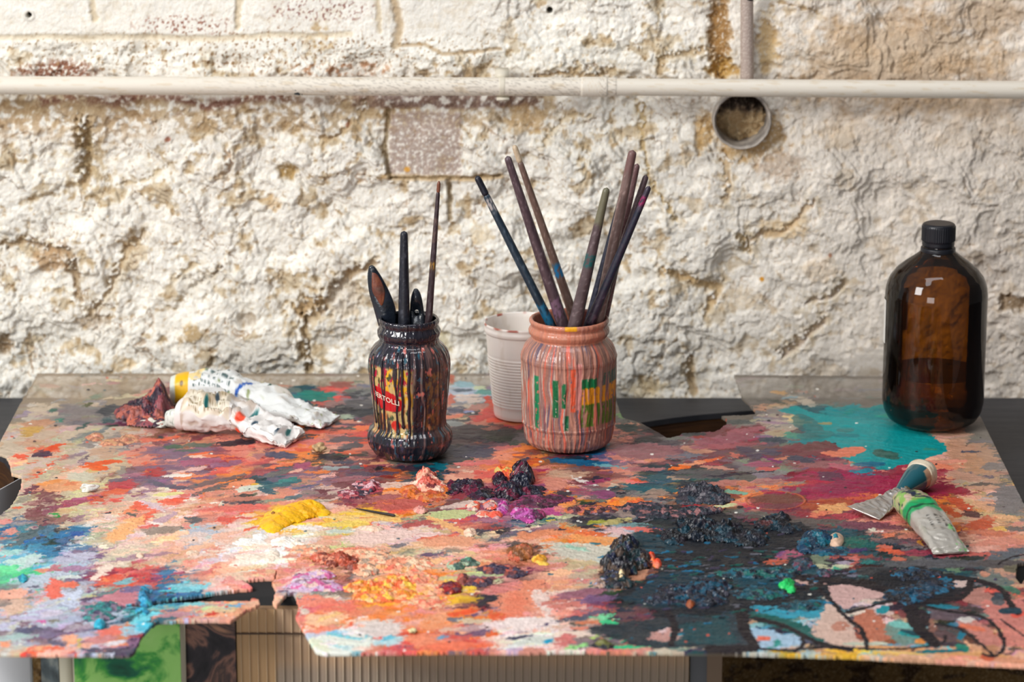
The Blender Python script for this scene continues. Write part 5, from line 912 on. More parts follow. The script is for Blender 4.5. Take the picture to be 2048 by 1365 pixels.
rp = t.nodes.new('ShaderNodeMapRange'); rp.inputs[1].default_value = 0.35; rp.inputs[2].default_value = 0.75; rp.inputs[3].default_value = 0.01; rp.inputs[4].default_value = 0.07
t.links.new(nz.outputs['Fac'], rp.inputs[0]); t.links.new(rp.outputs[0], mx2.inputs[0])
lw = t.nodes.new('ShaderNodeLayerWeight'); lw.inputs[0].default_value = 0.42; cr_ = t.nodes.new('ShaderNodeValToRGB')
cr_.color_ramp.elements[0].color = (0.50, 0.275, 0.045, 1); cr_.color_ramp.elements[1].color = (0.04, 0.012, 0.002, 1)
t.links.new(lw.outputs['Facing'], cr_.inputs[0]); t.links.new(cr_.outputs[0], tr.inputs[0])
df.inputs[0].default_value = (0.20, 0.10, 0.06, 1); gl_.inputs['Roughness'].default_value = 0.04; fr_.inputs[0].default_value = 1.5
t.links.new(tr.outputs[0], mx2.inputs[1]); t.links.new(df.outputs[0], mx2.inputs[2])
t.links.new(fr_.outputs[0], mx.inputs[0]); t.links.new(mx2.outputs[0], mx.inputs[1]); t.links.new(gl_.outputs[0], mx.inputs[2]); t.links.new(mx.outputs[0], o_.inputs[0])
profb = [(0, 6), (40, 5), (58, 0), (74, 3), (88, 12), (97, 28), (101, 48), (101, 160), (101, 268), (99, 284), (93, 300), (80, 317), (62, 332), (46, 343), (36, 351), (32, 357), (30, 364), (30, 398)]
link0('bottle_glass', lathe('bottle_glass', [(r*sb, z*sb) for r, z in profb], 160, 240, smoothn=3), M_amb, bot)
M_liq = bpy.data.materials.new('solvent'); M_liq.use_nodes = True; t = M_liq.node_tree; t.nodes.clear()
o_ = t.nodes.new('ShaderNodeOutputMaterial'); tr = t.nodes.new('ShaderNodeBsdfTransparent'); gl_ = t.nodes.new('ShaderNodeBsdfGlossy'); mx = t.nodes.new('ShaderNodeMixShader')
tr.inputs[0].default_value = (0.80, 0.72, 0.60, 1); gl_.inputs[1].default_value = 0.03; gl_.inputs[0].default_value = (0.5, 0.5, 0.5, 1); mx.inputs[0].default_value = 0.06
t.links.new(tr.outputs[0], mx.inputs[1]); t.links.new(gl_.outputs[0], mx.inputs[2]); t.links.new(mx.outputs[0], o_.inputs[0])
pl = [(0, 9), (56, 6), (72, 8), (85, 17), (94, 32), (97.5, 50), (97.5, 100), (97.5, 107), (97, 108)]
link0('liquid', lathe('liquid', [(r*sb, z*sb) for r, z in pl], 96, 80, smoothn=1), M_liq, bot)
M_lsf = M_liq.copy(); M_lsf.name = 'liquid_top'; M_lsf.node_tree.nodes['Transparent BSDF'].inputs[0].default_value = (0.22, 0.17, 0.12, 1)
link0('liquid_surface', lathe('liquid_surface', [(0, 107.6*sb), (50*sb, 107.6*sb), (97*sb, 108*sb)], 96, 6, smoothn=0), M_lsf, bot)
M_cap = mat('black_cap', (20, 22, 30), 0.38)
me = lathe('cap', [(r*sb, z*sb) for r, z in ((0, 364), (31, 364), (32, 366), (32, 374), (33, 376), (33, 404), (31.5, 408), (27, 410), (0, 410))], 180, 90, radf=lambda TH, Z, R, T: 0.00022*np.sign(np.sin(TH*48))*((Z/sb > 376) & (Z/sb < 404)), smoothn=1)
link0('cap', me, M_cap, bot)
link0('neck_ring', lathe('neck_ring', [(r*sb, z*sb) for r, z in ((31, 350), (34, 351), (34.5, 356), (34, 361), (31, 362))], 80, 24), M_cap, bot)
def sheet(th0, th1, z0, z1, R, n=60, m=8):
    th = np.linspace(th0, th1, n); z = np.linspace(z0, z1, m); TH, Zz = np.meshgrid(th, z)
    co = np.stack([R*np.sin(TH), -R*np.cos(TH), Zz], -1).reshape(-1, 3); q = grid_faces(m, n)
    co2 = np.stack([(R+0.0003)*np.sin(TH), -(R+0.0003)*np.cos(TH), Zz], -1).reshape(-1, 3)
    return mesh_np('paper_label', np.r_[co, co2], np.r_[q[:, ::-1], q+len(co)])
link0('paper_label', sheet(-math.pi*1.0+0.45, -1.43, 168*sb, 256*sb, 101.4*sb), mat('label_paper', (230, 226, 220), 0.6), bot)

# ================================================================== BRUSHES AND TOOLS
M_stick = mat('painted_wood', rough=0.38, attr=True, bump=0.3, bscale=500, bdist=0.0005)
def stick(name, part, u0, v0, u1, v1, w0, w1, col, label, jarpos, rimz, innR, sj, dyt=0.0, deep=0.7, cat='paintbrush', grp=None, seed=1, tip=None, flecks=(), tipcol=None, depth=0.0):
    """(u0,v0) upper end and (u1,v1) where it crosses the jar mouth, as measured"""
    pr = PY(u1, v1, jarpos.y+depth); pt = PY(u0, v0, jarpos.y+dyt)
    d = (pr-pt).normalized()
    # run on down inside the jar until it meets the glass or the bottom
    q = pr.copy(); k = 0
    while k < 400:
        q2 = q+d*0.0005
        if q2.z < ZB+0.006 or math.hypot(q2.x-jarpos.x, q2.y-jarpos.y) > innR and q2.z < rimz-0.01: break
        q = q2; k += 1
    p0, p1 = q, pt; L = (p1-p0).length; tr_ = (pr-p0).length/L; s = scale_at(pr)
    prof_ = [(0, w1*0.45*s), (tr_, w1*0.5*s), (tr_+(1-tr_)*0.5, (w0+w1)*0.26*s), (1, w0*0.5*s)]
    def cf(T, TH):
        n1 = fbm(T*14+seed, TH*1.2, 400+seed, 3); n2 = fbm(T*60+seed, TH*2, 430+seed, 3)
        C = np.ones(T.shape+(3,))*np.array(col, float); C = C+(n1*16)[..., None]+(n2*8)[..., None]
        C = mixc(C, sstep(0.3, 0.55, n2+0.3*n1)*0.5, tuple(min(c+60, 230) for c in col))
        if tip: C = mixc(C, sstep(tip[0]-0.012, tip[0]+0.012, T+0.02*n1)*tip[2], tip[1])
        for (fa, fb, fc) in flecks: C = mixc(C, sstep(fa-0.01, fa, T)*sstep(fb+0.01, fb, T)*sstep(-0.25, 0.1, n2+0.6*n1), fc)
        return lin(np.clip(C, 3, 255)).reshape(-1, 3)
    root = empty(name, p0, label, cat, grp)
    if tipcol:
        tcut = tipcol[0]; a = p0; b = p0+(p1-p0)*tcut
        wr = np.interp(tcut, [k_[0] for k_ in prof_], [k_[1] for k_ in prof_])
        pa = [(0, prof_[0][1])]+[(k_[0]/tcut, k_[1]) for k_ in prof_[1:] if k_[0] < tcut]+[(1, wr)]
        link(part, rod(part, a, b, pa, lambda T, TH: cf(T*tcut, TH), n=24, rows=120), M_stick, root)
        link('tip', rod('tip', b-(p1-p0)*0.012, p1, [(0, wr*1.02), (1, prof_[-1][1])], lambda T, TH: lin(np.ones(T.shape+(3,))*np.array(tipcol[1], float)+(fbm(T*6, TH, 9, 2)*14)[..., None]).reshape(-1, 3), n=24, rows=40), M_stick, root)
    else:
        link(part, rod(part, p0, p1, prof_, cf, n=24, rows=160), M_stick, root)
    return root
rz2 = ZB+255*sp_; G2 = 'long brushes standing in the pink jar'
def brush(u0, v0, u1, v1, w0, w1, col, label, **k): return stick('paintbrush', 'handle', u0, v0, u1, v1, w0, w1, col, label, pj, rz2, 80*sp_, sp_, grp=G2, **k)
brush(953, 352, 1098, 642, 13, 19, (36, 52, 66), 'dark teal brush leaning far left in the pink jar, black tip', seed=1, tipcol=(0.935, (26, 28, 40)), flecks=((0.87, 0.91, (176, 168, 166)), (0.45, 0.52, (24, 96, 130))), depth=0.004, dyt=0.01)
brush(1014, 312, 1124, 644, 14, 25, (80, 62, 68), 'thick plum brown brush, second from the left in the pink jar', seed=2, depth=0.0, dyt=-0.012, flecks=((0.44, 0.5, (120, 90, 110)),))
brush(1028, 290, 1142, 618, 11, 19, (108, 84, 74), 'slim brown brush with pale chipped tip just behind the plum brush', seed=3, depth=0.022, dyt=0.030, tipcol=(0.94, (196, 174, 146)), flecks=((0.50, 0.54, (20, 110, 160)),))
brush(1214, 375, 1150, 648, 14, 27, (88, 72, 74), 'thick grey-mauve brush with olive end at the middle of the pink jar', seed=4, depth=-0.022, dyt=-0.028, tip=(0.86, (112, 110, 84), 0.85), flecks=((0.70, 0.74, (20, 90, 90)),))
brush(1266, 300, 1196, 642, 17, 24, (122, 98, 92), 'tall pinkish brown brush, highest of the right-hand cluster', seed=5, depth=-0.004, dyt=-0.008, tip=(0.92, (110, 76, 74), 0.7))
brush(1275, 327, 1212, 618, 12, 18, (110, 80, 80), 'brown brush half hidden behind the tallest brush on the right', seed=6, depth=0.020, dyt=0.022)
brush(1244, 385, 1178, 640, 9, 16, (36, 38, 54), 'thin blue-black brush mostly hidden behind the pinkish brush', seed=7, depth=0.008, dyt=0.008)
brush(1293, 350, 1200, 625, 12, 17, (84, 66, 70), 'dusky mauve brush behind the speckled black one at right', seed=8, depth=0.012, dyt=0.004)
brush(1299, 372, 1180, 646, 11, 21, (52, 42, 58), 'black brush flecked with magenta, leaning furthest right', seed=9, depth=-0.012, dyt=-0.020, flecks=((0.93, 0.955, (150, 30, 90)), (0.6, 0.9, (28, 32, 50)), (0.36, 0.5, (90, 70, 84))))
# tools in the dark jar
rz1 = ZB+275*sd; G1 = 'tools standing in the black jar'
t1 = stick('paintbrush', 'handle', 808, 462, 808, 655, 15, 24, (30, 32, 42), 'thick black round-ended brush handle in the black jar', dj, rz1, 60*sd, sd, grp=G1, seed=21, depth=-0.010, dyt=-0.008)
t2 = stick('paintbrush', 'handle', 878, 362, 857, 645, 7, 15, (58, 44, 48), 'long thin brown-black brush, tallest in the black jar', dj, rz1, 60*sd, sd, grp=G1, seed=22, depth=-0.004, dyt=-0.004, tipcol=(0.965, (120, 70, 50)), flecks=((0.78, 0.86, (96, 76, 70)), (0.68, 0.70, (170, 130, 60))))
def blade(name, part, outline, y, th, m, root, colf=None):
    """flat tool cut from an outline measured in the plane y, with thickness and softened edge"""
    import bmesh
    pts_ = smooth_pts(outline, 4); pts_ = pts_[:-1] if pts_[0] == pts_[-1] else pts_
    P3 = [PY(a, b, y) for a, b in pts_]; cx = sum((p.x for p in P3))/len(P3); cz = sum((p.z for p in P3))/len(P3)
    bm = bmesh.new(); rings = []
    for k, (f, dy) in enumerate(((0.86, -th/2), (1.0, -th*0.15), (1.0, th*0.15), (0.86, th/2))):
        rings.append([bm.verts.new((cx+(p.x-cx)*f, y+dy, cz+(p.z-cz)*(f if f == 1 else 0.97))) for p in P3])
    n = len(P3)
    for a, b in zip(rings[:-1], rings[1:]):
        for i in range(n): bm.faces.new((a[i], a[(i+1) % n], b[(i+1) % n], b[i]))
    bm.faces.new(rings[0][::-1]); bm.faces.new(rings[-1])
    bmesh.ops.triangulate(bm, faces=[f for f in bm.faces if len(f.verts) > 4]); bmesh.ops.recalc_face_normals(bm, faces=bm.faces[:])
    me = bpy.data.meshes.new(part); bm.to_mesh(me); bm.free()
    return link(part, me, m, root)
M_kd = mat('blackened_tool', (22, 28, 34), 0.22, noise=[(34, 40, 52)], nscale=80, bump=0.3, bscale=200, coat=0.3)
M_kb = mat('stained_brown', (150, 92, 62), 0.45, noise=[(112, 60, 46), (60, 52, 44)], nscale=45, bump=0.3, bscale=300)
yk = dj.y+0.006
kn = empty('palette_knife', (dj.x-0.012, yk, ZB+0.06), 'leaf-shaped dark tool stained brown leaning left in the black jar', 'tool', G1)
blade('palette_knife', 'blade', [(738, 533), (747, 532), (762, 552), (778, 582), (791, 616), (793, 650), (790, 700), (772, 700), (757, 652), (748, 620), (738, 584), (735, 552), (738, 533)], yk, 0.004, M_kd, kn)
blade('palette_knife', 'stain', [(744, 545), (755, 550), (768, 575), (770, 590), (764, 612), (752, 596), (744, 580), (744, 545)], yk-0.0018, 0.0014, M_kb, kn)
ys = dj.y-0.003
sq = empty('scraper', (dj.x+0.008, ys, ZB+0.06), 'short black scraper handle with a hanging hole beside the thin brush', 'tool', G1)
def ringblade():
    import bmesh
    outer = smooth_pts([(828, 578), (835, 578), (842, 590), (847, 615), (851, 650), (853, 700), (818, 700), (819, 650), (820, 612), (823, 590), (828, 578)], 4)[:-1]
    cu_, cv_ = 833.5, 626.0; n = len(outer)
    bm = bmesh.new(); ang = [math.atan2(b-cv_, a-cu_) for a, b in outer]
    inner = [(cu_+5.2*math.cos(a), cv_+6.0*math.sin(a)) for a in ang]; th = 0.0045; R_ = []
    for ol, dy, f in ((inner, -th/2, 1), (outer, -th/2, 0.93), (outer, 0, 1.0), (outer, th/2, 0.93), (inner, th/2, 1)):
        r = []
        for (a, b) in ol: r.append(bm.verts.new(PY(cu_+(a-cu_)*f, cv_+(b-cv_)*(1 if b > 690 else f), ys+dy)))
        R_.append(r)
    for a, b in list(zip(R_[:-1], R_[1:]))+[(R_[-1], R_[0])]:
        for i in range(n): bm.faces.new((a[i], a[(i+1) % n], b[(i+1) % n], b[i]))
    bmesh.ops.recalc_face_normals(bm, faces=bm.faces[:]); me = bpy.data.meshes.new('scraper_handle'); bm.to_mesh(me); bm.free(); return me
link('scraper_handle', ringblade(), M_kd, sq)

# ================================================================== PAINT TUBES
M_tube = mat('tube_skin', rough=0.36, attr=True, bump=0.25, bscale=220, bdist=0.0012)
M_foil = mat('tube_foil', rough=0.3, metal=0.75, attr=True, bump=0.35, bscale=180, bdist=0.0015)
def loft(name, pts, wid, thk, colf, m, root, crum=0.0, seed=1, rows=150, n=72, twist=None, cham=2.0, closed=True, z0=0.0):
    """squeezed tube: pts (u, v, lift mm) on the palette, full width / thickness in mm at each point"""
    P3 = [np.array(P(a, b, ZB+0.0015+z0)) for a, b, _ in pts]; lift = [c*0.001 for *_, c in pts]
    ts = np.linspace(0, 1, len(pts)); t = np.linspace(0, 1, rows)
    def sm(vals):
        v = np.interp(t, ts, vals)
        for _ in range(8): v[1:-1] = (v[:-2]+2*v[1:-1]+v[2:])/4
        return v
    x = sm([p[0] for p in P3]); y = sm([p[1] for p in P3]); zl = sm(lift); w = sm(wid)*0.001; h = sm(thk)*0.001; tw = sm(twist) if twist else np.zeros(rows)
    tx = np.gradient(x); ty = np.gradient(y); l = np.hypot(tx, ty); tx /= l; ty /= l
    th = np.linspace(0, 2*math.pi, n, endpoint=False); T, TH = np.meshgrid(t, th, indexing='ij')
    W_, H_ = w[:, None], h[:, None]; c = np.cos(TH); s = np.sin(TH)
    a = np.sign(c)*np.abs(c)**(0.85)*W_/2; b = np.sign(s)*np.abs(s)**(0.85)*H_/2
    nn = fbm(T*6+seed, TH*1.4, 500+seed, 4); n2 = 1-np.abs(fbm(T*7+seed, TH*0.9+T*6, 520+seed, 2))*3; k = crum*sstep(0.0, 0.25, T)*1.0
    b = b+k*0.001*(nn*2.6+n2*1.4)*(0.35+0.65*(s > 0)); a = a+k*0.001*nn*1.2
    ct = np.cos(tw)[:, None]; st_ = np.sin(tw)[:, None]; a2 = a*ct-b*st_; b2 = a*st_+b*ct
    half = np.abs(H_/2*ct)+np.abs(W_/2*st_); Zc = ZB+0.0015+z0+half+zl[:, None]
    X = x[:, None]-ty[:, None]*a2; Y = y[:, None]+tx[:, None]*a2; Z = np.maximum(Zc+b2, ZB+0.0012)
    co = np.stack([X, Y, Z], -1).reshape(-1, 3); i = np.arange(rows*n).reshape(rows, n); j = np.roll(i, -1, 1)
    q = np.stack([i[:-1], j[:-1], j[1:], i[1:]], -1).reshape(-1, 4); C = colf(T, TH, nn, n2)
    # end discs
    cen = np.array([[X[0].mean(), Y[0].mean(), Z[0].mean()], [X[-1].mean(), Y[-1].mean(), Z[-1].mean()]]); nb = len(co)
    co = np.r_[co, cen]; Cl = lin(np.clip(C, 3, 255)).reshape(-1, 3); Cl = np.r_[Cl, [Cl[0]], [Cl[-1]]]
    tri = [[nb, j[0, k_], i[0, k_], i[0, k_]] for k_ in range(n)]+[[nb+1, i[-1, k_], j[-1, k_], j[-1, k_]] for k_ in range(n)]
    me = mesh_np(name, co, q, Cl[:nb+2]); 
    me2 = bpy.data.meshes.new(name); me2.from_pydata([tuple(v) for v in co], [], [tuple(f) for f in q]+[tuple(f[:3]) for f in tri]); me2.update()
    a_ = me2.color_attributes.new('col', 'FLOAT_COLOR', 'POINT'); cc = np.ones((len(co), 4), np.float32); cc[:, :3] = Cl[:nb+2]; a_.data.foreach_set('color', cc.ravel())
    bpy.data.meshes.remove(me); return link(name, me2, m, root)
def base_c(T, col): return np.ones(T.shape+(3,))*np.array(col, float)
up = lambda TH: sstep(-0.2, 0.3, np.sin(TH))
def txt_rows(C, T, TH, t0, t1, a0, a1, nrow, col, seed, dens=0.1):
    k = (TH-a0)/(a1-a0); row = np.abs((k*nrow) % 1-0.5); m = (T > t0)*(T < t1)*(k > 0)*(k < 1)*sstep(0.26, 0.2, row)*sstep(-0.02, 0.12, fbm(T*190, np.floor(k*nrow)*7.3, seed, 1)+dens)
    return mixc(C, m*0.85, col)
# rear white tube
def cA(T, TH, nn, n2):
    C = base_c(T, (230, 232, 230)); C = txt_rows(C, T, TH, 0.05, 0.36, 0.5, 2.9, 7, (60, 84, 84), 5); C = mixc(C, (T < 0.16)*(TH > 0.8)*(TH < 2.4)*sstep(0, 0.2, nn+0.2), (240, 214, 150))
    C = mixc(C, sstep(0.012, 0.006, np.abs(T-0.43-0.03*np.cos(TH))), (24, 84, 176)); C = mixc(C, (np.abs(T-0.50) < 0.008)*(TH > 0.9)*(TH < 1.6), (20, 70, 60))
    C = mixc(C, sstep(0.35, 0.5, nn), (206, 200, 190)); C = mixc(C, sstep(0.55, 0.7, fbm(T*16, TH*2, 9, 2)), (150, 160, 110)); return C
gt = 'crumpled white tubes on the palette'
tA = empty('paint_tube', P(500, 830), 'squeezed white paint tube with blue stripe and yellow cap end, at the rear', 'paint tube')
loft('tube_body', [(380, 806, 0), (410, 806, 0), (470, 812, 0), (530, 822, 0), (585, 838, 0), (630, 846, 0), (662, 850, 1)], [34, 36, 37, 41, 43, 44, 44], [32, 33, 32, 24, 15, 9, 1.8], cA, M_tube, tA, crum=1.7, seed=2)
loft('cap', [(343, 806, 0), (357, 806, 0), (372, 806, 0), (382, 806, 0)], [27, 30, 32, 33], [27, 30, 32, 32],
     lambda T, TH, nn, n2: mixc(mixc(base_c(T, (240, 186, 20)), sstep(0.3, 0.2, T+0.05*nn), (222, 228, 216)), sstep(0.1, 0.06, np.hypot(T-0.55, (TH-2.6)*0.4)), (120, 90, 20)), M_tube, tA, crum=0.0, rows=60)
# front white tube
def cB(T, TH, nn, n2):
    C = base_c(T, (234, 230, 226)); C = mixc(C, sstep(0.0, 0.3, nn)*(T > 0.1)*(T < 0.6), (200, 184, 170)); C = txt_rows(C, T, TH, 0.18, 0.42, 1.2, 2.9, 5, (120, 104, 80), 6)
    C = mixc(C, (T > 0.12)*(T < 0.45)*(TH > 1.0)*(TH < 3.0)*0.3, (240, 216, 160)); C = mixc(C, sstep(0.035, 0.025, np.hypot(T-0.60, (TH-3.9)*0.06)), (232, 76, 44)); C = mixc(C, sstep(0.035, 0.025, np.hypot(T-0.60, (TH-2.4)*0.06)), (232, 76, 44))
    for (a, b, s) in ((0.3, 2.2, 1), (0.36, 1.7, 2), (0.62, 1.5, 3), (0.7, 2.2, 4), (0.5, 3.0, 5), (0.86, 2.0, 6), (0.9, 1.4, 7)):
        C = mixc(C, sstep(0.018, 0.010, np.hypot(T-a, (TH-b)*0.05)+0.008*nn), (30, 110, 110) if s % 2 else (40, 70, 90))
    return C
tB = empty('paint_tube', P(470, 862), 'crumpled white paint tube spattered with orange and green, nearest the front', 'paint tube')
loft('tube_body', [(362, 858, 0), (385, 860, 0), (430, 862, 2), (475, 862, 4), (520, 872, 0), (560, 882, 0), (590, 886, 1)], [34, 42, 44, 42, 42, 44, 43], [30, 40, 33, 25, 17, 12, 2], cB, M_tube, tB, crum=2.3, seed=6)
loft('cap', [(336, 853, 0), (348, 855, 0), (366, 857, 0)], [11, 15, 18], [16, 18, 20], lambda T, TH, nn, n2: mixc(base_c(T, (222, 224, 216)), sstep(0.2, 0.5, nn), (150, 160, 150)), M_tube, tB, crum=0.5, rows=40)
# silver tube with teal collar
tC = empty('paint_tube', P(1790, 1000), 'small flattened silver paint tube with glossy teal collar on crimson paint', 'paint tube')
def cC(T, TH, nn, n2): return mixc(mixc(base_c(T, (206, 200, 194)), sstep(0.1, 0.5, nn)*0.5, (150, 140, 134)), sstep(0.88, 0.98, T+0.05*nn)*0.7, (110, 96, 60))
loft('tube_body', [(1726, 1034, 0), (1745, 1026, 0), (1770, 1015, 1), (1790, 1006, 2), (1808, 998, 3)], [36, 32, 25, 17, 13], [1.6, 4, 7, 9, 10], cC, M_foil, tC, crum=0.5, seed=11, rows=120, twist=[0.15, 0.1, 0.0, 0, 0])
def cC2(T, TH, nn, n2): return mixc(base_c(T, (0, 84, 96)), sstep(0.72, 0.8, T+0.06*nn)*(TH < 3.6)*(TH > 2.2), (190, 150, 120))
loft('collar', [(1797, 1003, 2), (1812, 994, 1), (1826, 986, 0), (1838, 979, 0)], [11, 17, 23, 26], [9, 16, 22, 25], cC2, mat('wet_teal', rough=0.15, attr=True, coat=0.5), tC, crum=0.0, seed=12, rows=60)
loft('cap', [(1837, 980, 0), (1842, 977, 0), (1848, 974, 0)], [27, 29, 27], [26, 28, 26], lambda T, TH, nn, n2: mixc(base_c(T, (214, 200, 176)), sstep(0.2, 0.5, nn), (180, 150, 120)), M_tube, tC, crum=0.1, rows=24)
# green label tube
def cD(T, TH, nn, n2):
    C = base_c(T, (206, 206, 150)); m1 = fbm(T*9, TH*1.4, 700, 3); C = mixc(C, sstep(0.0, 0.12, m1), (36, 50, 74)); C = mixc(C, sstep(0.05, 0.2, fbm(T*10+5, TH*1.5, 702, 3)), (150, 200, 100)); C = mixc(C, sstep(0.2, 0.3, fbm(T*10, TH*2+5, 703, 2)), (226, 200, 180))
    C = mixc(C, sstep(0.30, 0.34, T+0.02*m1), (30, 176, 104)); C = mixc(C, sstep(0.012, 0.006, np.abs(T-0.39)), (14, 90, 60)); C = mixc(C, sstep(0.42, 0.45, T+0.015*m1), (196, 190, 180))
    C = mixc(C, sstep(0.2, 0.45, nn)*(T > 0.44)*0.4, (150, 150, 130)); C = mixc(C, sstep(0.25, 0.4, fbm(T*12, TH*2, 705, 3))*(T > 0.6)*(TH < 1.2), (140, 206, 130))
    C = txt_rows(C, T, TH, 0.5, 0.68, 0.6, 2.0, 4, (70, 66, 62), 9, dens=0.0); return C
tD = empty('paint_tube', P(1865, 1060), 'half-used silver paint tube with green and navy smeared label', 'paint tube')
loft('tube_body', [(1812, 1022, 0), (1824, 1034, 0), (1842, 1052, 0), (1862, 1072, 0), (1880, 1090, 0), (1896, 1104, 0), (1903, 1110, 0.5)], [27, 32, 34, 33, 32, 33, 34], [20, 25, 25, 21, 14, 6, 1.5], cD, mat('tube_satin', rough=0.28, metal=0.35, attr=True, bump=0.3, bscale=200, bdist=0.0012), tD, crum=0.6, seed=15)

# ================================================================== LOOSE BITS ON THE PALETTE
rg_ = heap('paint_rag', [(290, 835, 52, 17, 22), (314, 828, 34, 18, 30), (319, 828, 22, 16, 42), (255, 836, 26, 10, 16), (300, 850, 46, 9, 10)], [(150, 80, 70), (176, 96, 80), (60, 34, 52), (120, 60, 66), (196, 106, 84), (36, 26, 44), (150, 76, 84), (80, 48, 62)],
           seed=60, z0=0.0018, ridge=0.30, rag=0.22, gloss=0.45, clump=10, parent=None, mix=0.4, hscale=1.0)
if rg_: tag(rg_, 'crumpled purple-brown paint-caked rag at the far left of the tubes', 'rag')
M_white = mat('white_crumb', (236, 234, 220), 0.6, bump=0.5, bscale=200)
def crumb(u, v, r, col, label, cat='paint crumb', grp=None, sq=0.7, seed=1, name='paint_crumb', st=(1, 1)):
    import bmesh
    bm = bmesh.new(); bmesh.ops.create_icosphere(bm, subdivisions=4, radius=r)
    rs = np.random.RandomState(seed); A = rs.normal(size=(9, 3)); A /= np.linalg.norm(A, axis=1)[:, None]; K = rs.uniform(2, 9, 9); ph = rs.uniform(0, 6, 9)
    for vt in bm.verts:
        d = np.array(vt.co)/r; f = 1+0.13*sum(math.sin(k*float(a@d)+p) for a, k, p in zip(A, K, ph))/1.3
        vt.co = (vt.co.x*f*st[0], vt.co.y*f*st[1], max(vt.co.z*f*sq, -r*sq*0.7)+r*sq*0.7)
    me = bpy.data.meshes.new(name); bm.to_mesh(me); bm.free()
    p = P(u, v, ZB); p.z = ZB+0.0008
    o = link(name, me, mat('crumb_%d' % seed, col, 0.6, noise=[tuple(int(c*0.72) for c in col)], nscale=220, bump=0.6, bscale=300), origin=p)
    return tag(o, label, cat, grp)
crumb(637, 905, 0.0062, (214, 178, 130), 'tan crumb of dried paint between the white tubes and black jar', seed=1)
crumb(178, 984, 0.0055, (240, 238, 230), 'white and brown chip of dried paint at the left of the palette', seed=2, st=(1.4, 0.8))
crumb(302, 853, 0.0060, (238, 236, 220), 'larger white crumb in front of the paint-caked rag', seed=3, st=(1.6, 1))
crumb(322, 856, 0.0046, (236, 236, 224), 'smaller white crumb between the rag and front tube', seed=4, st=(1.3, 1))
crumb(825, 1268, 0.0032, (236, 226, 170), 'tiny cream chip near the front edge of the palette', seed=5)
# charred bristle
a_, b_, c__ = P(710, 1022), P(760, 1028), P(792, 1037)
for p in (a_, b_, c__): p.z = ZB+0.0022
me = rod('splinter', a_, c__, [(0, 0.0006), (0.5, 0.0011), (1, 0.0014)], n=10, rows=24)
o = link('splinter', me, mat('char', (22, 16, 20), 0.4)); tag(o, 'thin black splinter lying beside the yellow paint blob', 'splinter')
me = rod('flake', P(1440, 990)+Vector((0, 0, 0.008)), P(1478, 975)+Vector((0, 0, 0.009)), [(0, 0.0020), (1, 0.0006)], n=10, rows=24)

# ================================================================== THINGS STORED UNDER THE FRONT EDGE
def upright(u0, u1, y, vtop=None, z1=None): 
    a = PY(u0, 1330, y); b = PY(u1, 1330, y); return a.x, b.x, (z1 if z1 is not None else ZB-0.012)
def art(name, lab, cat, u0, u1, y, front, edge, th=0.010, dz=0.0, grp=None, part='picture', fpart='panel'):
    x0, x1, z1 = upright(u0, u1, y); z1 -= dz; root = empty(name, ((x0+x1)/2, y+th/2, 0), lab, cat, grp)
    link(fpart, boxm(fpart, x0, x1, y, y+th, 0.0, z1, 0.001), edge, root)
    if front is not None:
        ex = 0.0035 if part == 'print' else 0.0
        link(part, boxm(part, x0+ex*0.4, x1-ex, y-0.0008, y+0.0002, 0.02, z1-0.003), front, root, smooth=False)
    return root
def marble(name, stops, scale, dist=4.0, rough=0.5):
    m = bpy.data.materials.new(name); m.use_nodes = True; t = m.node_tree; b = t.nodes['Principled BSDF']; b.inputs['Roughness'].default_value = rough
    tc = t.nodes.new('ShaderNodeTexCoord'); n = t.nodes.new('ShaderNodeTexNoise'); n.inputs['Scale'].default_value = scale; n.inputs['Detail'].default_value = 5; n.inputs['Distortion'].default_value = dist
    r = t.nodes.new('ShaderNodeValToRGB'); e = r.color_ramp.elements
    while len(e) < len(stops): e.new(0.5)
    for i, (p_, c) in enumerate(stops): e[i].position = p_; e[i].color = (*lin(c), 1)
    t.links.new(tc.outputs['Object'], n.inputs['Vector']); t.links.new(n.outputs['Fac'], r.inputs[0]); t.links.new(r.outputs[0], b.inputs['Base Color']); return m
M_wh = mat('white_card', (228, 230, 234), 0.6); M_cr = mat('cream_card', (226, 220, 196), 0.6); M_gy = mat('grey_card', (120, 122, 126), 0.6); M_dk = mat('dark_edge', (30, 28, 30), 0.7)
M_green = marble('green_marbling', [(0.30, (6, 60, 46)), (0.38, (14, 120, 84)), (0.43, (80, 190, 80)), (0.48, (176, 246, 130)), (0.62, (186, 250, 140)), (0.70, (60, 140, 60))], 14, 1.6)
M_brn = marble('dark_painting', [(0.34, (22, 20, 26)), (0.46, (50, 44, 50)), (0.54, (150, 108, 92)), (0.60, (70, 56, 56)), (0.7, (190, 140, 110))], 16, 2.2)
M_ink = marble('ink_wash', [(0.36, (24, 28, 32)), (0.5, (110, 124, 130)), (0.62, (190, 196, 190))], 20, 1.2)
art('blank_canvas', 'plain white panel standing under the palette at the far left', 'panel', -90, 62, 2.578, None, M_wh, dz=0.002)
art('ink_study', 'narrow dark ink-wash board just right of the black gap', 'artwork', 82, 117, 2.594, M_ink, M_dk, part='picture')
art('cream_board', 'narrow blank cream board edge left of the green print', 'board', 118, 146, 2.586, None, M_cr, dz=0.002)
art('marbled_print', 'bright green marbled print with pale right border', 'artwork', 145, 370, 2.574, M_green, M_cr, part='print')
art('brown_painting', 'dark brown abstract painting between green print and ribbed bin', 'artwork', 371, 472, 2.584, M_brn, M_dk, part='picture')
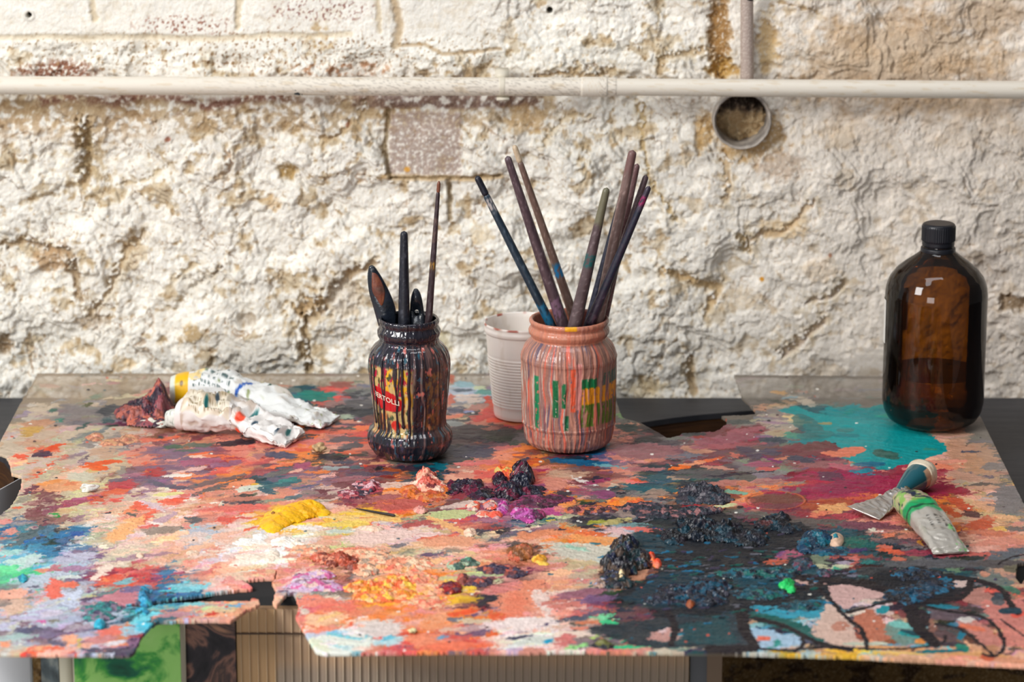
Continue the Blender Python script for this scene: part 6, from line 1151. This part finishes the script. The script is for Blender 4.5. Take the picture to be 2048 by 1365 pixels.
# ribbed plastic bin
yb = 2.586; bx0 = PY(474, 1300, yb).x; bx1 = PY(1378, 1300, yb).x; zt = PY(500, 1219, yb).z
bin_ = empty('storage_bin', ((bx0+bx1)/2, yb+0.003, 0), 'translucent ribbed plastic sheet box standing under the palette front', 'box')
M_fl1 = mat('fluted_plastic', (176, 146, 112), 0.3, noise=[(196, 168, 134)], nscale=5, stretch=(1, 1, 0.2)); M_fl2 = mat('flute_edge', (214, 190, 156), 0.35)
nx_ = 3200; xs_ = np.linspace(bx0, bx1, nx_); pitch = 17.0*scale_at(PY(900, 1330, yb)); ph_ = ((xs_-bx0)/pitch) % 1.0
prof_y = yb-0.0016*np.exp(-((ph_-0.5)/0.07)**2)-0.0002*np.sin(2*math.pi*ph_)
ribc = sstep(0.10, 0.05, np.abs(ph_-0.5)); uu_ = (xs_-bx0)/(bx1-bx0)*904+474
colx = np.ones((nx_, 3))*np.array([204, 168, 132.]); colx = mixc(colx, sstep(545, 560, uu_)*0.5, (166, 140, 116)); colx = mixc(colx, sstep(560, 550, uu_)*0.35, (176, 138, 84)); colx = mixc(colx, ribc*0.8, (236, 212, 178))
zz_ = np.linspace(0.12, zt, 60); X2, Z2 = np.meshgrid(xs_, zz_); Y2 = np.repeat(prof_y[None], 60, 0)
C2_ = np.repeat(colx[None], 60, 0); zl_ = PY(900, 1345, yb).z; C2_ = mixc(C2_, sstep(zl_+0.004, zl_-0.002, Z2)*(np.repeat(uu_[None], 60, 0) > 552)*0.35, (120, 130, 140))
me = mesh_np('ribbed_panel', np.stack([X2, Y2, Z2], -1).reshape(-1, 3), grid_faces(60, nx_), lin(C2_).reshape(-1, 3)); link('ribbed_panel', me, mat('fluted', rough=0.3, attr=True), bin_)
link('bin_shell', boxm('bin_shell', bx0+0.0005, bx1-0.0005, yb+0.0003, yb+0.009, 0.0, zt-0.0002), mat('bin_inner', (150, 120, 90), 0.5), bin_, smooth=False)
zf = PY(600, 1267, yb).z; link('fold_line', boxm('fold_line', bx0, bx1, yb-0.0022, yb+0.0002, zf-0.0006, zf+0.0006), mat('fold_brown', (78, 58, 44), 0.6), bin_, smooth=False)
a = empty('grey_board', (PY(1410, 1330, 2.6).x, 2.604, 0), 'narrow grey board standing at the right end of the ribbed box', 'board')
x0_ = PY(1379, 1330, 2.6).x; x1_ = PY(1442, 1330, 2.6).x; link('panel', boxm('panel', x0_, x1_, 2.588, 2.596, 0.0, ZB-0.011, 0.001), M_gy, a)
xm = PY(1412, 1330, 2.6).x; link('strip', boxm('strip', xm, x1_, 2.586, 2.5885, 0.0, ZB-0.011), mat('strip_tan', (134, 112, 92), 0.6), a, smooth=False)
# white sheet leaning below the left tear
sh = [(-0.62, 2.995, ZB-0.033), (P(47, 953, ZB-0.03).x, P(47, 953, ZB-0.03).y, ZB-0.030)]
pA_ = P(-60, 1012, ZB-0.034); pB_ = P(60, 946, ZB-0.030); pC_ = P(60, 1060, ZB-0.20); pD_ = P(-60, 1090, ZB-0.20)
pC_.y = pB_.y-0.30; pD_.y = pA_.y-0.30; pC_.x = pB_.x; pD_.x = pA_.x; pC_.z = pD_.z = 0.0
nrm = (pB_-pA_).cross(pC_-pB_).normalized()*0.0012
me = bpy.data.meshes.new('white_sheet'); vs = [p for p in (pA_, pB_, pC_, pD_)]; vs = vs+[p-nrm for p in vs]
me.from_pydata([tuple(v) for v in vs], [], [(0, 1, 2, 3), (7, 6, 5, 4), (0, 4, 5, 1), (1, 5, 6, 2), (2, 6, 7, 3), (3, 7, 4, 0)]); me.update()
o = link('white_sheet', me, M_wh, smooth=False); tag(o, 'white board leaning beneath the torn left edge of the palette', 'board')
